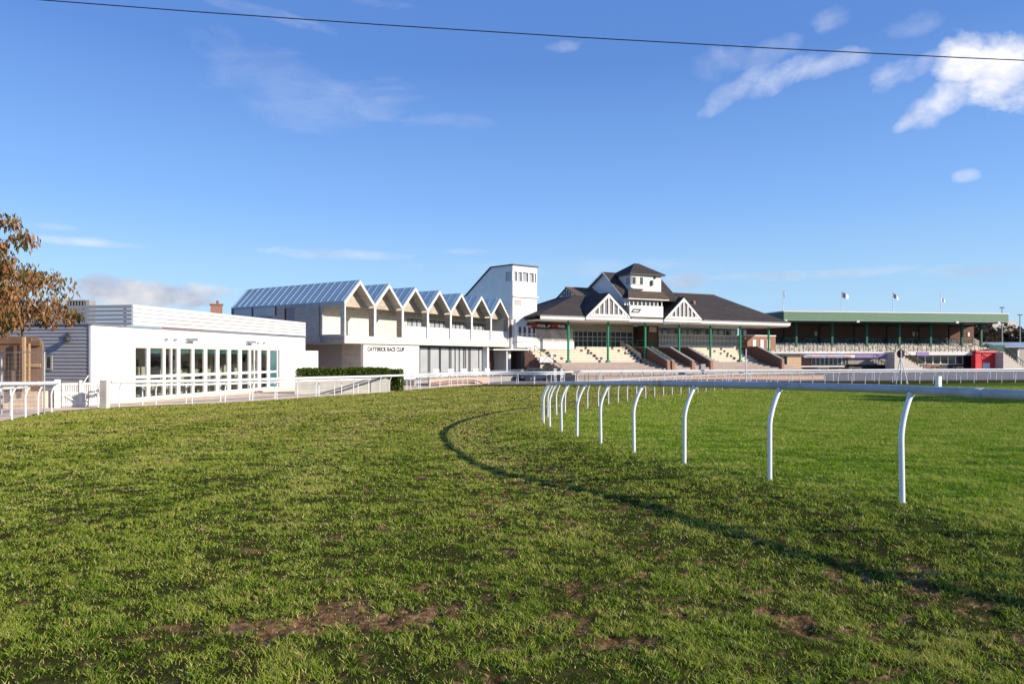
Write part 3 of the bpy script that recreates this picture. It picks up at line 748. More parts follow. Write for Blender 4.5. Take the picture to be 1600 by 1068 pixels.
# ------------------------------------------------------------------ race club with saw-tooth roofs
th = math.atan2(.841, .541)
T = Thing('race_club', 'long timber race club with seven steep saw-tooth gables and blue grey roofs', 'building', -14.79, 60.0, -2.7, th)
BW = 3.786; N_ = 7; LEN = BW*N_; DEP = 16.0; ZF, ZT, ZV, ZR = 1.24, 1.93, 4.88, 6.9
GB = -2.75
rf = []
for k in range(N_):
    s0, s1, sm = k*BW, (k+1)*BW, (k+.5)*BW
    o = T.part('roof', MB().slab([(s0, -.02, ZV+.08), (sm, -.02, ZR+.08), (sm, DEP, ZR+.08), (s0, DEP, ZV+.08)], .12).slab([(sm, -.02, ZR+.08), (s1, -.02, ZV+.08), (s1, DEP, ZV+.08), (sm, DEP, ZR+.08)], .12), 'zinc')
    sm_ = MB(); ns = 18
    for j in range(ns):
        u_ = .35+j*(DEP-.5)/(ns-1)
        sm_.add([(s0+.02, u_-.022, ZV+.08), (sm, u_-.022, ZR+.08), (sm, u_-.022, ZR+.12), (s0+.02, u_-.022, ZV+.15),
                 (s0+.02, u_+.022, ZV+.08), (sm, u_+.022, ZR+.08), (sm, u_+.022, ZR+.12), (s0+.02, u_+.022, ZV+.12)],
                [(0, 3, 2, 1), (4, 5, 6, 7), (3, 7, 6, 2), (0, 1, 5, 4), (0, 4, 7, 3), (1, 2, 6, 5)])
    T.part('seam', sm_, 'zinc_seam', o)
    # pale gable edge frame
    f_ = .16
    T.part('gable_frame', MB().prism([(s0, ZV-.02), (sm, ZR+.03), (s1, ZV-.02), (s1, ZV-.32), (sm, ZR-.30), (s0, ZV-.32)], 'y', -.12, -.022).box(s0 if k else s0, s0+.13, -.12, -.022, ZT, ZV-.32)
           .box(s1-.13, s1, -.12, -.022, ZT, ZV-.32), 'timber_edge')
    # soffit (pitched timber ceiling), fins, loggia back wall
    T.part('ceiling', MB().slab([(s0+.02, 0, ZV-.1), (sm, 0, ZR-.1), (sm, 3.0, ZR-.1), (s0+.02, 3.0, ZV-.1)], .05).slab([(sm, 0, ZR-.1), (s1-.02, 0, ZV-.1), (s1-.02, 3.0, ZV-.1), (sm, 3.0, ZR-.1)], .05), 'timber_grey')
    T.part('gable_wall', MB().prism([(s0+.02, ZV-.3), (s0+.02, ZV-.18), (sm, ZR-.18), (s1-.02, ZV-.18), (s1-.02, ZV-.3)], 'y', 1.05, 1.15), 'timber_warm')
    T.part('fin', MB().box(s1-.12, s1-.002 if k < N_-1 else s1-.01, -.02, .6, ZT-.05, ZV-.33), 'timber_fin')
    if k < 3:
        T.part('back_wall', MB().prism([(s0, ZT-.1), (s1, ZT-.1), (s1, ZV-.15), (sm, ZR-.15), (s0, ZV-.15)], 'y', 3.0, 3.2), 'timber_pale')
    else:
        T.part('back_wall', MB().prism([(s0, 4.05), (s1, 4.05), (s1, ZV-.15), (sm, ZR-.15), (s0, ZV-.15)], 'y', 3.0, 3.2).box(s0, s0+.35, 3.0, 3.2, ZT-.1, 4.05).box(s1-.2, s1, 3.0, 3.2, ZT-.1, 4.05), 'timber_pale')
        w_ = MB(); a_, b_ = s0+.35, s1-.2
        for q in range(5): xx = ip(q/4, a_, b_-.09); w_.box(xx, xx+.09, 3.02, 3.14, ZT-.1, 4.05)
        w_.box(a_, b_, 3.03, 3.13, 3.96, 4.04)
        wo_ = T.part('window', w_, 'dark_frame'); T.part('pane', MB().box(a_, b_, 3.08, 3.1, ZT-.1, 3.96), 'glass_pale', wo_)
    if k >= 2:
        T.part('glass_balustrade', MB().box(s0+.14, s1-.13, .02, .05, ZT+.0, ZT+1.15), 'glass_frost')
T.part('floor_band', MB().box(0, LEN, -.12, 0, ZF, ZT).box(0, LEN, 0, 3.0, ZF+.1, ZT-.05), 'timber_pale')
sd = MB()                                    # left side wall with the loggia opening
ua, ub = .42, 2.75
sd.box(0, .15, 0.0, ua, ZF, ZV-.02).box(0, .15, ua, ub, ZF, ZT+.12).box(0, .15, ua, ub, ZV-.42, ZV-.02).box(0, .15, ub, 9.0, ZF, ZV-.02).box(0, .15, 9.0, DEP, ZF, ZV-.9)
T.part('side_wall', sd, 'timber_grey')
wn_ = MB(); wn_.box(.02, .12, 9.0, 9.3, ZV-.9, ZV-.02).box(.02, .12, 12.6, 12.8, ZV-.9, ZV-.02).box(.02, .12, 15.7, DEP, ZV-.9, ZV-.02)
wo_ = T.part('clerestory_window', wn_, 'dark_frame'); T.part('pane', MB().box(.06, .08, 9.3, 15.7, ZV-.9, ZV-.02), 'glass_pale', wo_)
T.part('slit_window', MB().box(-.02, .0, 7.6, 7.85, 2.0, ZV-.25), 'dark'); T.part('slit_panel', MB().box(-.02, 0, 6.5, 7.6, 2.6, ZV-.25), 'grey_render')
T.part('far_wall', MB().box(LEN-.15, LEN, 3.2, DEP, GB, ZV-.02).box(0, LEN, DEP-.2, DEP, GB, ZV-.1), 'timber_grey')
sg = T.S(568, .15); sw = T.S(655, .15); se = T.S(762, .15)
T.part('ground_wall', MB().box(sg, sw, .15, .5, GB, ZF-.003), 'white_render')
T.part('ground_side_wall', MB().box(sg, sg+.3, .5, 3.0, GB, ZF-.003), 'timber_grey').location = (0, 0, 0)
T.part('render_wall', MB().box(sg-.05, sg+.3, 3.0, 9, GB, ZF-.003), 'grey_render')
T.part('side_corner', MB().box(sg-.12, sg+.2, 9, 9.8, GB, ZF-.003), 'dark_frame')
T.part('soffit', MB().box(.0, LEN, 0, 12, ZF-.0, ZF+.09), 'timber_grey')
gl = MB(); gp = [655.5, 669, 671.5, 686.5, 688, 702, 704.5, 711, 717.5, 724.5, 727, 732.5, 734.5, 748, 762]
gm_ = MB()
for i, px in enumerate(gp):
    s0 = T.S(px, .9); gm_.box(s0-.05, s0+.05, .85, 1.0, GB, ZF-.25)
gm_.box(T.S(655, .9), se, .85, 1.0, ZF-.25, ZF-.003)
wo_ = T.part('shopfront', gm_, 'dark_frame'); T.part('pane', MB().box(T.S(655, .9)-1.5, se, .92, .94, GB, ZF-.25), 'glass_pale', wo_)
T.part('end_pier', MB().box(se, se+.35, .2, 1.2, GB, ZF-.003), 'white_render')
T.part('inner_wall', MB().box(sw-.2, sw, .5, 3.0, GB, ZF-.004), 'white_render')
def text_mesh(txt, width, height, depth=.02, spacing=1.0):
    cu = bpy.data.curves.new('lettering', 'FONT'); cu.body = txt; cu.extrude = depth/2; cu.offset = .035; cu.space_character = spacing
    ob = bpy.data.objects.new('tmp', cu); COL.objects.link(ob); dg = bpy.context.evaluated_depsgraph_get()
    mesh = bpy.data.meshes.new_from_object(ob.evaluated_get(dg)); bpy.data.objects.remove(ob)
    co = np.empty(len(mesh.vertices)*3); mesh.vertices.foreach_get('co', co); co = co.reshape(-1, 3)
    mn, mxv = co.min(0), co.max(0)
    co[:, 0] = (co[:, 0]-mn[0])/(mxv[0]-mn[0])*width; zz = (co[:, 1]-mn[1])/(mxv[1]-mn[1])*height; yy = -co[:, 2].copy()
    co[:, 2] = zz; co[:, 1] = yy; mesh.vertices.foreach_set('co', co.ravel()); mesh.update(); return mesh
def text_part(T, txt, s0, u, z0, width, height, m, spacing=1.0, name='lettering', parent=None):
    me_ = text_mesh(txt, width, height, .03, spacing); me_.materials.append(M(m)); o = bpy.data.objects.new(name, me_); COL.objects.link(o)
    o.parent = parent or T.o; o.location = (s0, u, z0-T.base); return o
s0 = T.S(574.6, .1); s1 = T.S(632, .1)
text_part(T, "CATTERICK RACE CLUB", s0, .13, T.H(548.6, (s0+s1)/2), s1-s0, .40, 'text_black', 1.12)
RC = T

# terrace furniture by the club
for i, (px, w_) in enumerate(((684, .8), (707, .75), (727, .75), (746, .7), (764, .8))):
    s0 = RC.S(px, -2.2); x = RC.x+s0*RC.c+2.2*RC.s_; y = RC.y+s0*RC.s_-2.2*RC.c
    lab = ['white cafe chair in front of the race club glazing, leftmost one', 'white cafe chair outside the club, second from the left', 'white cafe chair at the middle of the club glazing', 'white cafe chair outside the club, second from the right', 'white cafe chair beside the white end pier of the race club'][i]
    A = Thing('cafe_chair', lab, 'chair', x, y, g(y)+.45, th-.3, 'white chairs on the club terrace')
    z = g(y)+.45
    A.part('seat', MB().box(-.35, .35, -.3, .3, z+.42, z+.48), 'white_paint'); A.part('backrest', MB().box(-.35, .35, .27, .32, z+.5, z+1.05), 'white_paint')
    for sx_ in (-.32, .32):
        for sy_ in (-.27, .27): A.part('leg', MB().box(sx_-.025, sx_+.025, sy_-.025, sy_+.025, z, z+.42), 'white_paint')
s0, s1 = RC.S(655, -4), RC.S(800, -1)
A = Thing('terrace', 'raised paved terrace with low kerb outside the race club', 'terrace', RC.x, RC.y, -2.75, th)
A.part('paving', MB().box(s0, LEN+.5, -3.4, .8, -2.75, -2.13), 'concrete')
A.part('railing', MB().box(s0, LEN, -3.35, -3.3, -1.45, -1.4).box(s0, LEN, -3.35, -3.3, -1.8, -1.78), 'steel')
A = Thing('low_wall', 'low salmon brick wall between the outer rail and the club terrace', 'wall', RC.x, RC.y, -2.75, th)
A.part('brickwork', MB().box(RC.S(669, -4.6), RC.S(762, -4.6), -4.75, -4.6, -2.75, -1.98), 'brick_pink')
A.part('coping', MB().box(RC.S(669, -4.6)-.03, RC.S(762, -4.6)+.03, -4.8, -4.55, -1.98, -1.93), 'concrete')

# hedge and planter
def leafcloud(n, fn, size, m, name, parent=None, base=(0, 0, 0), droop=0.0, aspect=.45):
    """n leaf-size quads; fn(k)->points (n,3)"""
    P = fn(n); n = len(P); th_ = rng.random(n)*2*np.pi; ph = np.arccos(np.clip(rng.random(n)*2-1, -1, 1))
    d = np.stack([np.sin(ph)*np.cos(th_), np.sin(ph)*np.sin(th_), np.cos(ph)], 1)
    if droop: d = d*(1-droop)+np.array([0, 0, -1.0])*droop; d /= np.linalg.norm(d, axis=1)[:, None]
    r_ = rng.normal(size=(n, 3)); w = np.cross(d, r_); w /= np.linalg.norm(w, axis=1)[:, None]
    s_ = size*(.7+.6*rng.random(n))[:, None]; nrm = np.cross(d, w)*s_*.12
    v = np.stack([P, P+d*s_*.45+w*s_*aspect*.5+nrm, P+d*s_, P+d*s_*.45-w*s_*aspect*.5+nrm], 1).reshape(-1, 3)-np.array(base)
    f = (np.arange(n)[:, None]*4+np.array([0, 1, 2, 3])).astype(np.int32)
    me_ = bpy.data.meshes.new(name); numesh(me_, v.astype(np.float32), f, 4)
    cl_ = fbm(P[:, 0]*1.7+P[:, 1], P[:, 2]*1.7+P[:, 1]*.6, 2, 5); tt = np.clip(cl_+rng.normal(0, .22, n), 0, 1).repeat(4).astype(np.float32)
    ca_ = me_.color_attributes.new('tint', 'FLOAT_COLOR', 'POINT'); ca_.data.foreach_set('color', np.stack([tt, tt*0, tt*0, np.ones_like(tt)], 1).ravel())
    me_.materials.append(M(m)); o = bpy.data.objects.new(name, me_); COL.objects.link(o)
    if parent: o.parent = parent
    return o
ha = np.array(W(466, 575, 47)); hb = np.array(W(606, 577, 50.5)); hc = np.array(W(627, 577, 52.5))
A = Thing('hedge', 'clipped green hedge on a planter between the outer rail and the race club', 'hedge', ha[0], ha[1], -2.6, 0)
def hfn(n):
    t_ = rng.random(n); P = ha+(hb-ha)*t_[:, None]; P[:, 1] += (rng.random(n)-.5)*1.4; P[:, 2] = -.88-(rng.random(n)**1.6)*.75+.1*fbm(P[:, 0]*2, P[:, 1], 2, 3); return P
leafcloud(9000, hfn, .16, 'leaf_green', 'foliage', A.o, (ha[0], ha[1], -2.6), aspect=.55)
dirh = (hb-ha)[:2]; 
A.part('planter', MB().add([(0, -.8, -2.6), (dirh[0], dirh[1]-.8, -2.6), (dirh[0], dirh[1]+.8, -2.6), (0, .8, -2.6), (0, -.8, -1.5), (dirh[0], dirh[1]-.8, -1.5), (dirh[0], dirh[1]+.8, -1.5), (0, .8, -1.5)],
                            [(0, 3, 2, 1), (4, 5, 6, 7), (0, 1, 5, 4), (1, 2, 6, 5), (2, 3, 7, 6), (3, 0, 4, 7)]), 'timber_grey')
A = Thing('shrub', 'square cut green shrub reaching the ground at the right end of the hedge', 'shrub', hc[0], hc[1], -2.6, 0)
def hfn2(n):
    P = hc+(rng.random((n, 3))-.5)*np.array([1.15, 1.4, 0]); P[:, 2] = -.95-rng.random(n)*1.75; P[:, 0] -= .5; return P
leafcloud(5000, hfn2, .16, 'leaf_green', 'foliage', A.o, (hc[0], hc[1], -2.6), aspect=.55)
A.part('stem', MB().tube([(-.5, 0, -2.65), (-.45, .05, -1.9), (-.5, 0, -1.3)], [.06, .05, .02], 6), 'bark')

# ------------------------------------------------------------------ white judges' tower
C0 = np.array(W(801, 0, 82.0))[:2]; Rd = np.array([math.sin(R(54)), math.cos(R(54))]); Ld = np.array([-.832, .555])
T = Thing('judge_tower', 'tall white viewing tower with glazed lookout and slanting back beside the race club', 'tower', C0[0], C0[1], -2.7, 0)
def TP(a_, b_, z): return (a_*Rd[0]+b_*Ld[0], a_*Rd[1]+b_*Ld[1], z)
def tprism(mb, poly, a0, a1):       # polygon in (b,z), extruded along the right-face direction
    n = len(poly); vs = [TP(a0, b_, z) for b_, z in poly]+[TP(a1, b_, z) for b_, z in poly]
    return mb.add(vs, [tuple(range(n)), tuple(range(2*n-1, n-1, -1))]+[(i, n+i, n+(i+1) % n, (i+1) % n) for i in range(n)])
def tbox(mb, a0, a1, b0, b1, z0, z1): return tprism(mb, [(b0, z0), (b1, z0), (b1, z1), (b0, z1)], a0, a1)
def tA(px):
    r = (px-HX)/F; return (r*C0[1]-C0[0])/(Rd[0]-r*Rd[1])
def tBb(px):
    r = (px-HX)/F; return (r*C0[1]-C0[0])/(Ld[0]-r*Ld[1])
def tH(py, a_=0, b_=0): return (HY-py)/F*(C0[1]+a_*Rd[1]+b_*Ld[1])
AW = tA(839); b1 = tBb(768); b2 = tBb(722)
zt = tH(414); zbot = tH(545)
wz0, wz1 = tH(438.5), tH(424)
body = MB(); mbz = tH(498)
tprism(body, [(0, mbz), (0, wz0), (b1*.35, wz0), (b1*.35, wz1), (0, wz1), (0, zt), (b1, zt-.1), (b2, tH(470, 0, b2)), (b2, -2.7), (.6, -2.7), (.6, zbot), (.15, zbot), (.15, mbz)], 0.0, .35)
tprism(body, [(0, mbz), (0, wz0), (.5, wz0), (.5, wz1), (0, wz1), (0, zt), (b1, zt-.1), (b2, tH(470, 0, b2)), (b2, zbot), (.15, zbot), (.15, mbz)], .35, AW)
T.part('wall', body, 'white_paint')
T.part('roof', tprism(MB(), [(-.15, zt+.004), (-.15, zt+.14), (b1+.1, zt+.04), (b2+.1, tH(470, 0, b2)+.14), (b2+.1, tH(470, 0, b2)+.004), (b1, zt-.096)], -.12, AW+.12), 'dark_frame')
# lookout band
fr = MB(); 
for px in (803, 809, 816.5, 826.5, 835, 838.6): a_ = tA(px); tbox(fr, a_-.08, a_+.08, .02, .12, wz0+.002, wz1-.002)
tbox(fr, 0.1, AW-.1, -.03, .1, wz0-.05, wz0+.0)
for q in (0.08, b1*.34): tbox(fr, -.02, .1, q-.06, q+.06, wz0+.002, wz1-.002)
wo_ = T.part('lookout_window', fr, 'white_paint')
T.part('pane', tbox(MB(), .12, AW-.05, .2, .24, wz0+.002, wz1-.002), 'glass_pale', wo_)
T.part('pane', tbox(MB(), .15, .2, .14, b1*.33, wz0+.002, wz1-.002), 'glass_pale', wo_)
wo_ = T.part('sill', tbox(MB(), -.12, AW+.1, -.18, -.002, tH(463.5), tH(461)), 'white_paint')
a0, a1 = tA(804), tA(814)
T.part('shutter', tbox(MB(), a0, a1, -.03, -.003, tH(476), tH(468)), 'curtain')
for px0, px1 in ((817, 826), (828, 836)): T.part('slot', tbox(MB(), tA(px0), tA(px1), -.02, -.003, tH(462.3), tH(461.3)), 'dark')
# lower bay with four windows
a0, a1 = tA(804.5), tA(834); lb = MB(); zz0, zz1 = tH(542.5), tH(499)
tbox(lb, a0, a1, -.35, .14, tH(526), tH(508)); tbox(lb, a0, a1, -.35, .14, tH(542.5), tH(534.5)); tbox(lb, a0-.1, a1+.1, -.45, .14, tH(534), tH(526.2)); tbox(lb, a0, a1, -.12, .14, tH(507.8), zz1)
T.part('lower_bay', lb, 'white_paint')
for k in range(4):
    q0 = ip(k/4, a0, a1)+.13; q1 = q0+(a1-a0)/4-.26
    w_ = T.part('window', tbox(MB(), q0, q1, -.38, -.352, tH(525.5), tH(508.5)), 'white_paint')
    T.part('pane', tbox(MB(), q0+.05, q1-.05, -.395, -.382, tH(520.5), tH(510)), 'glass_dim', w_)
    T.part('pane', tbox(MB(), q0+.05, q1-.05, -.395, -.382, tH(524.7), tH(522.3)), 'glass_dim', w_)
wl_ = tBb(797); T.part('side_window', tbox(MB(), -.03, -.003, tBb(800), tBb(796), tH(527), tH(506.5)), 'brick_dark')
T.part('side_window', tbox(MB(), -.03, -.003, tBb(785), tBb(781.5), tH(478), tH(469.5)), 'dark')
# undercroft
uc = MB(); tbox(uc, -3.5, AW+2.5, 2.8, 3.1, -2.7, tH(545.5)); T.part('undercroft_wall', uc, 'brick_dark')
T.part('undercroft_slab', tbox(MB(), -3.2, AW, -.4, 3.1, tH(547), tH(545.2)), 'white_paint')
for px in (791.5, 828): 
    q = MB(); x_ = (px-HX)/F*(C0[1]-.5)-C0[0]; q.cyl(x_, -.5, -2.7, tH(546.8), .12, 8); T.part('column', q, 'white_paint' if px < 800 else 'brick_dark')
x_ = (774-HX)/F*(C0[1]+1.8)-C0[0]
T.part('door', MB().box(x_-.65, x_+.65, 1.55, 1.62, -2.6, tH(553)), 'steel'); T.part('door_glass', MB().box(x_-.55, x_+.55, 1.5, 1.54, -2.5, tH(554.5)), 'glass')
# brick stair block between tower and grandstand
q = MB(); d_ = C0[1]-1.5
q.prism([((820-HX)/F*d_-C0[0], -2.7), ((820-HX)/F*d_-C0[0], tH(549)), ((826-HX)/F*d_-C0[0], tH(549)), ((843-HX)/F*d_-C0[0], tH(568)), ((843-HX)/F*d_-C0[0], -2.7)], 'y', -1.0, 1.0)
T.part('stair_wall', q, 'brick_dark')

# ------------------------------------------------------------------ central grandstand
th = math.atan2(.436, .9)
T = Thing('grandstand', 'old central grandstand with slate roof, white gables, green columns and stepped terrace', 'grandstand', 3.224, 80.0, -2.75, th)
G = T; L = T.S(1231); EV = 5.0
# roof geometry
sgl = T.S(944, 7); su = T.S(886, 7.5)
U1, U2, Z1, Z2 = 5.0, 7.6, 8.0, 9.25
sC0 = T.S(977, .6); sC1 = T.S(1035, 0)
sB = T.S(1053, 7.5)
def roof_block(sa, sb, hipL, hipR, name='roof'):
    """front and rear slopes of one range, hip ends given as inset"""
    mb = MB(); a1_, b1_ = sa+hipL, sb-hipR
    mb.slab([(sa-.3*(hipL > 0), -.25, EV-.05), (sb+.3*(hipR > 0), -.25, EV-.05), (b1_, U1, Z1), (a1_, U1, Z1)], .15)
    mb.slab([(sa-.3*(hipL > 0), 15.3, EV-.05), (a1_, 10.2, Z1), (b1_, 10.2, Z1), (sb+.3*(hipR > 0), 15.3, EV-.05)], .15)
    if hipL: mb.slab([(sa-.3, -.25, EV-.05), (a1_, U1, Z1), (a1_, 10.2, Z1), (sa-.3, 15.3, EV-.05)], .15)
    if hipR: mb.slab([(sb+.3, -.25, EV-.05), (sb+.3, 15.3, EV-.05), (b1_, 10.2, Z1), (b1_, U1, Z1)], .15)
    return T.part(name, mb, 'slate')
rA = roof_block(0, sC0+.6, su-.3, 0)
rB = roof_block(sC1-.6, L, 0, 5.2)
def upper_roof(sa, sb, par, m, hip=0):
    mb = MB(); mb.slab([(sa-.15, U1-.1, Z1-.02), (sb, U1-.1, Z1-.02), (sb-hip, U2, Z2), (sa-.15, U2, Z2)], .1).slab([(sa-.15, U2, Z2), (sb-hip, U2, Z2), (sb, 10.3, Z1-.02), (sa-.15, 10.3, Z1-.02)], .1)
    if hip: mb.slab([(sb, U1-.1, Z1-.02), (sb, 10.3, Z1-.02), (sb-hip, U2, Z2)], .1)
    o = T.part('upper_roof', mb, m)
    T.part('ridge', MB().box(sa-.2, sb-hip, U2-.12, U2+.12, Z2-.02, Z2+.08), 'ridge_tile', o)
    gf = MB(); gf.prism([(U1+.05, Z1+.0), (10.15, Z1+.0), (U2, Z2-.1)], 'x', sa, sa+.12); T.part('gablet', gf, 'white_paint', o)
    for q in (-.9, -.3, .3, .9):
        hh = (Z2-Z1)*(1-abs(q)/2.5)-.35; T.part('louvre', MB().box(sa-.03, sa-.002, U2+q-.2, U2+q+.2, Z1+.12, Z1+.1+hh), 'dark_frame', o)
upper_roof(su, sC0+3, rA, 'slate_brown'); upper_roof(sB, L-5.2, rB, 'slate', 1.5)
# canopy fascia and soffit
T.part('canopy_fascia', MB().box(-.1, L+.1, -.4, -.3, 4.52, EV-.07), 'white_paint')
T.part('gutter', MB().box(-.1, L+.15, -.48, -.402, EV-.16, EV-.06), 'concrete')
fr = MB(); n = 200
for k in range(n): a_ = L*k/n; fr.prism([(a_, 4.52), (a_+L/n*.6, 4.52), (a_+L/n*.3, 4.36)], 'y', -.38, -.34)
T.part('fascia_fringe', fr, 'white_paint')
T.part('soffit', MB().box(0, L, -.3, 7.9, 4.40, 4.50), 'cream')
bt = MB()
for k in range(60): a_ = L*.45+k*L*.55/60; bt.box(a_, a_+.12, -.2, 5, 4.28, 4.398)
T.part('rafters', bt, 'cream')
# front gables
def front_gable(pxa, pxb, pyp):
    a_, b_ = T.S(pxa, -.5), T.S(pxb, -.5); m_ = (a_+b_)/2; zp = T.H(pyp, m_, -.5); z0 = EV-.06
    f = MB(); bw = .30
    ang = math.atan2(zp-z0, m_-a_); 
    k = bw/math.sin(ang); kz = bw/math.cos(ang)
    f.prism([(a_, z0), (m_, zp), (b_, z0), (b_-k, z0), (m_, zp-kz), (a_+k, z0)], 'y', -.62, -.5)
    f.box(a_+k, b_-k, -.62, -.5, z0, z0+.32)
    o = T.part('gable', f, 'white_paint')
    mu = MB(); nsl = 8; w_ = (b_-a_-2*k)
    for q in range(1, nsl):
        x_ = a_+k+w_*q/nsl; hh = (zp-kz-z0)*(1-abs(x_-m_)/((b_-a_)/2-k)); mu.box(x_-.09, x_+.09, -.6, -.5, z0+.32, z0+max(.33, hh))
    T.part('mullion', mu, 'white_paint', o)
    T.part('louvre', MB().prism([(a_+k*.6, z0+.01), (m_, zp-kz*.6), (b_-k*.6, z0+.01)], 'y', -.48, -.44), 'louvre_grey', o)
    run = (zp-z0)/((Z1-EV)/(U1+.25))
    for e, sgn in ((a_, 1), (b_, -1)):
        T.part('gable_roof', MB().slab([(e-.12*sgn, -.66, z0+.02), (m_, -.66, zp+.14), (m_, min(run, 7.5), zp+.14), (e-.12*sgn, .1, z0+.02)][::sgn], .1), 'slate', o)
    T.part('gable_base', MB().box(a_, b_, -.52, -.41, 4.55, z0-.002), 'white_paint', o)
front_gable(915.6, 985, 458.4); front_gable(1038, 1097, 465)
# gable-ended cross block behind the lookout
uF = .6; s1 = T.S(973, uF); uP = T.U(944.6, s1); uB = T.U(921, s1); zP = T.H(425.3, s1, uP); zB = T.H(449, s1, uB); zFv = 7.7
prof = [(uF, 4.6), (uF, zFv), (uP, zP-.12), (uB, zB-.1), (uB, 4.6)]
T.part('cross_gable_wall', MB().prism(prof, 'x', s1, s1+.3), 'white_paint')
cr_ = MB(); e1 = T.S(1033, 4)
cr_.slab([(s1-.3, uF-.5, zFv-.28), (e1, uF-.5, zFv-.28), (e1, uP, zP+.05), (s1-.3, uP, zP+.05)], .18)
cr_.slab([(s1-.3, uP, zP+.05), (e1, uP, zP+.05), (e1, uB+.4, zB-.25), (s1-.3, uB+.4, zB-.25)], .18)
T.part('cross_roof', cr_, 'slate')
bd = MB(); bd.prism([(uF-.5, zFv-.45), (uF-.5, zFv-.27), (uP, zP+.06), (uB+.4, zB-.24), (uB+.4, zB-.42), (uP, zP-.16)], 'x', s1-.34, s1-.302)
T.part('bargeboard', bd, 'white_paint')
T.part('cross_end_wall', MB().prism(prof, 'x', e1-.4, e1-.1), 'white_paint')
# lookout: balcony, window band, skirt roof, cabin, pyramid roof
sA_, sE = T.S(983, -.5), T.S(1035.5, -.5)
zb0, zb1, zw1 = EV+.02, T.H(476.5, sA_, -.5), T.H(465.5, sA_, -.5)
T.part('balcony_front', MB().box(sA_, sE, -.6, -.48, zb0+.05, zb1).box(sA_-.0, sA_+.12, -.48, 2, zb0+.05, zb1).box(sE-.12, sE, -.48, 2, zb0+.05, zb1), 'white_paint')
fr = MB()
for q in range(9): x_ = ip(q/8, sA_+.05, sE-.15); fr.box(x_-.06, x_+.08, -.52, -.42, zb1+.001, zb1+(.55 if q % 8 else zw1-zb1))
T.part('balcony_posts', fr, 'white_paint')
T.part('balcony_window', MB().box(sA_+.1, sE-.1, .4, .45, zb1-.3, zw1), 'glass_pale')
T.part('balcony_back', MB().box(sA_+.1, sE-.1, 1.1, 1.2, zb0, zw1+.3), 'curtain')
T.part('side_pier', MB().box(T.S(976.5, -.3), T.S(982, -.3), -.2, .6, T.H(477, sA_), zw1), 'white_paint')
se0, se1 = T.S(991, -1.1), T.S(1046.5, -1.1); st0, st1 = T.S(985.5, .9), T.S(1035, .9); ze, zs = T.H(463.5, se0, -1.1), T.H(453.5, st0, .9)
T.part('skirt_roof', MB().slab([(se0-.9, -1.1, ze), (se1, -1.1, ze), (st1, .9, zs), (st0-.4, .9, zs)], .14).slab([(se1, -1.1, ze), (se1, 3, ze), (st1, 3, zs), (st1, .9, zs)], .14), 'slate_brown')
T.part('skirt_soffit', MB().box(se0-.8, se1-.05, -1.05, .85, ze-.28, ze-.16), 'white_paint')
T.part('skirt_cheek', MB().prism([(-1.0, ze-.9), (-1.0, ze-.2), (uF+.8, ze+.7), (uF+.8, ze-.9)], 'x', s1-.1, s1+.1), 'white_paint') if False else None
c0, c1 = T.S(985.8, .95), T.S(1033, .95); zc = T.H(427.5, c0, .95); ubk = T.U(957, c0)
cb_ = MB(); cb_.box(c0, c1, .95, ubk, zs-.5, zc)
T.part('lookout_cabin', cb_, 'white_paint')
ap = T.H(411.5, (c0+c1)/2, ubk/2+.5); o_ = .45; zo = T.H(425.5, c0, .5)-.05
ea, eb, ua_, ub_ = c0-o_, c1+o_, .95-o_, ubk+o_; mid = (ua_+ub_)/2; ra_, rb_ = (ea+eb)/2-.35, (ea+eb)/2+.35
pr_m = MB(); pr_m.add([(ea, ua_, zo), (eb, ua_, zo), (eb, ub_, zo), (ea, ub_, zo), (ra_, mid, ap), (rb_, mid, ap)], [(0, 1, 5, 4), (1, 2, 5), (2, 3, 4, 5), (3, 0, 4), (0, 3, 2, 1)])
T.part('pyramid_roof', pr_m, 'slate'); T.part('eaves_board', MB().box(ea+.05, eb-.05, ua_+.05, ub_-.05, zo-.14, zo-.004), 'dark_frame')
a_, b_ = T.S(987.5, .9), T.S(1005, .9)
w_ = T.part('cabin_window', MB().box(a_, b_, .86, .948, T.H(444, a_, .9), T.H(431.5, a_, .9)), 'white_paint')
for q in range(3):
    x0 = ip(q/3, a_, b_)+.06; x1 = ip((q+1)/3, a_, b_)-.06; T.part('pane', MB().box(x0, x1, .84, .858, T.H(443.3, a_, .9), T.H(432.2, a_, .9)), ['glass', 'cream', 'glass'][q], w_)
T.part('window_ledge', MB().box(a_-.2, b_+.1, .5, .94, T.H(451, a_, .9), T.H(449, a_, .9)), 'white_paint')
ux = T.U(978.5, c0); w_ = T.part('cabin_window', MB().box(c0-.04, c0-.002, T.U(984, c0), ux, T.H(444, c0, 1.5), T.H(432, c0, 1.5)), 'steel'); T.part('pane', MB().box(c0-.06, c0-.042, T.U(983, c0), ux-.15, T.H(443, c0, 1.5), T.H(433, c0, 1.5)), 'glass_pale', w_)
for px, py in ((1018.5, 441), (1024, 433)): x_ = T.S(px, .9); zz = T.H(py, x_, .9); T.part('wall_light', MB().box(x_-.12, x_+.12, .7, .948, zz-(.4 if px < 1020 else .15), zz+.25), 'dark_frame')
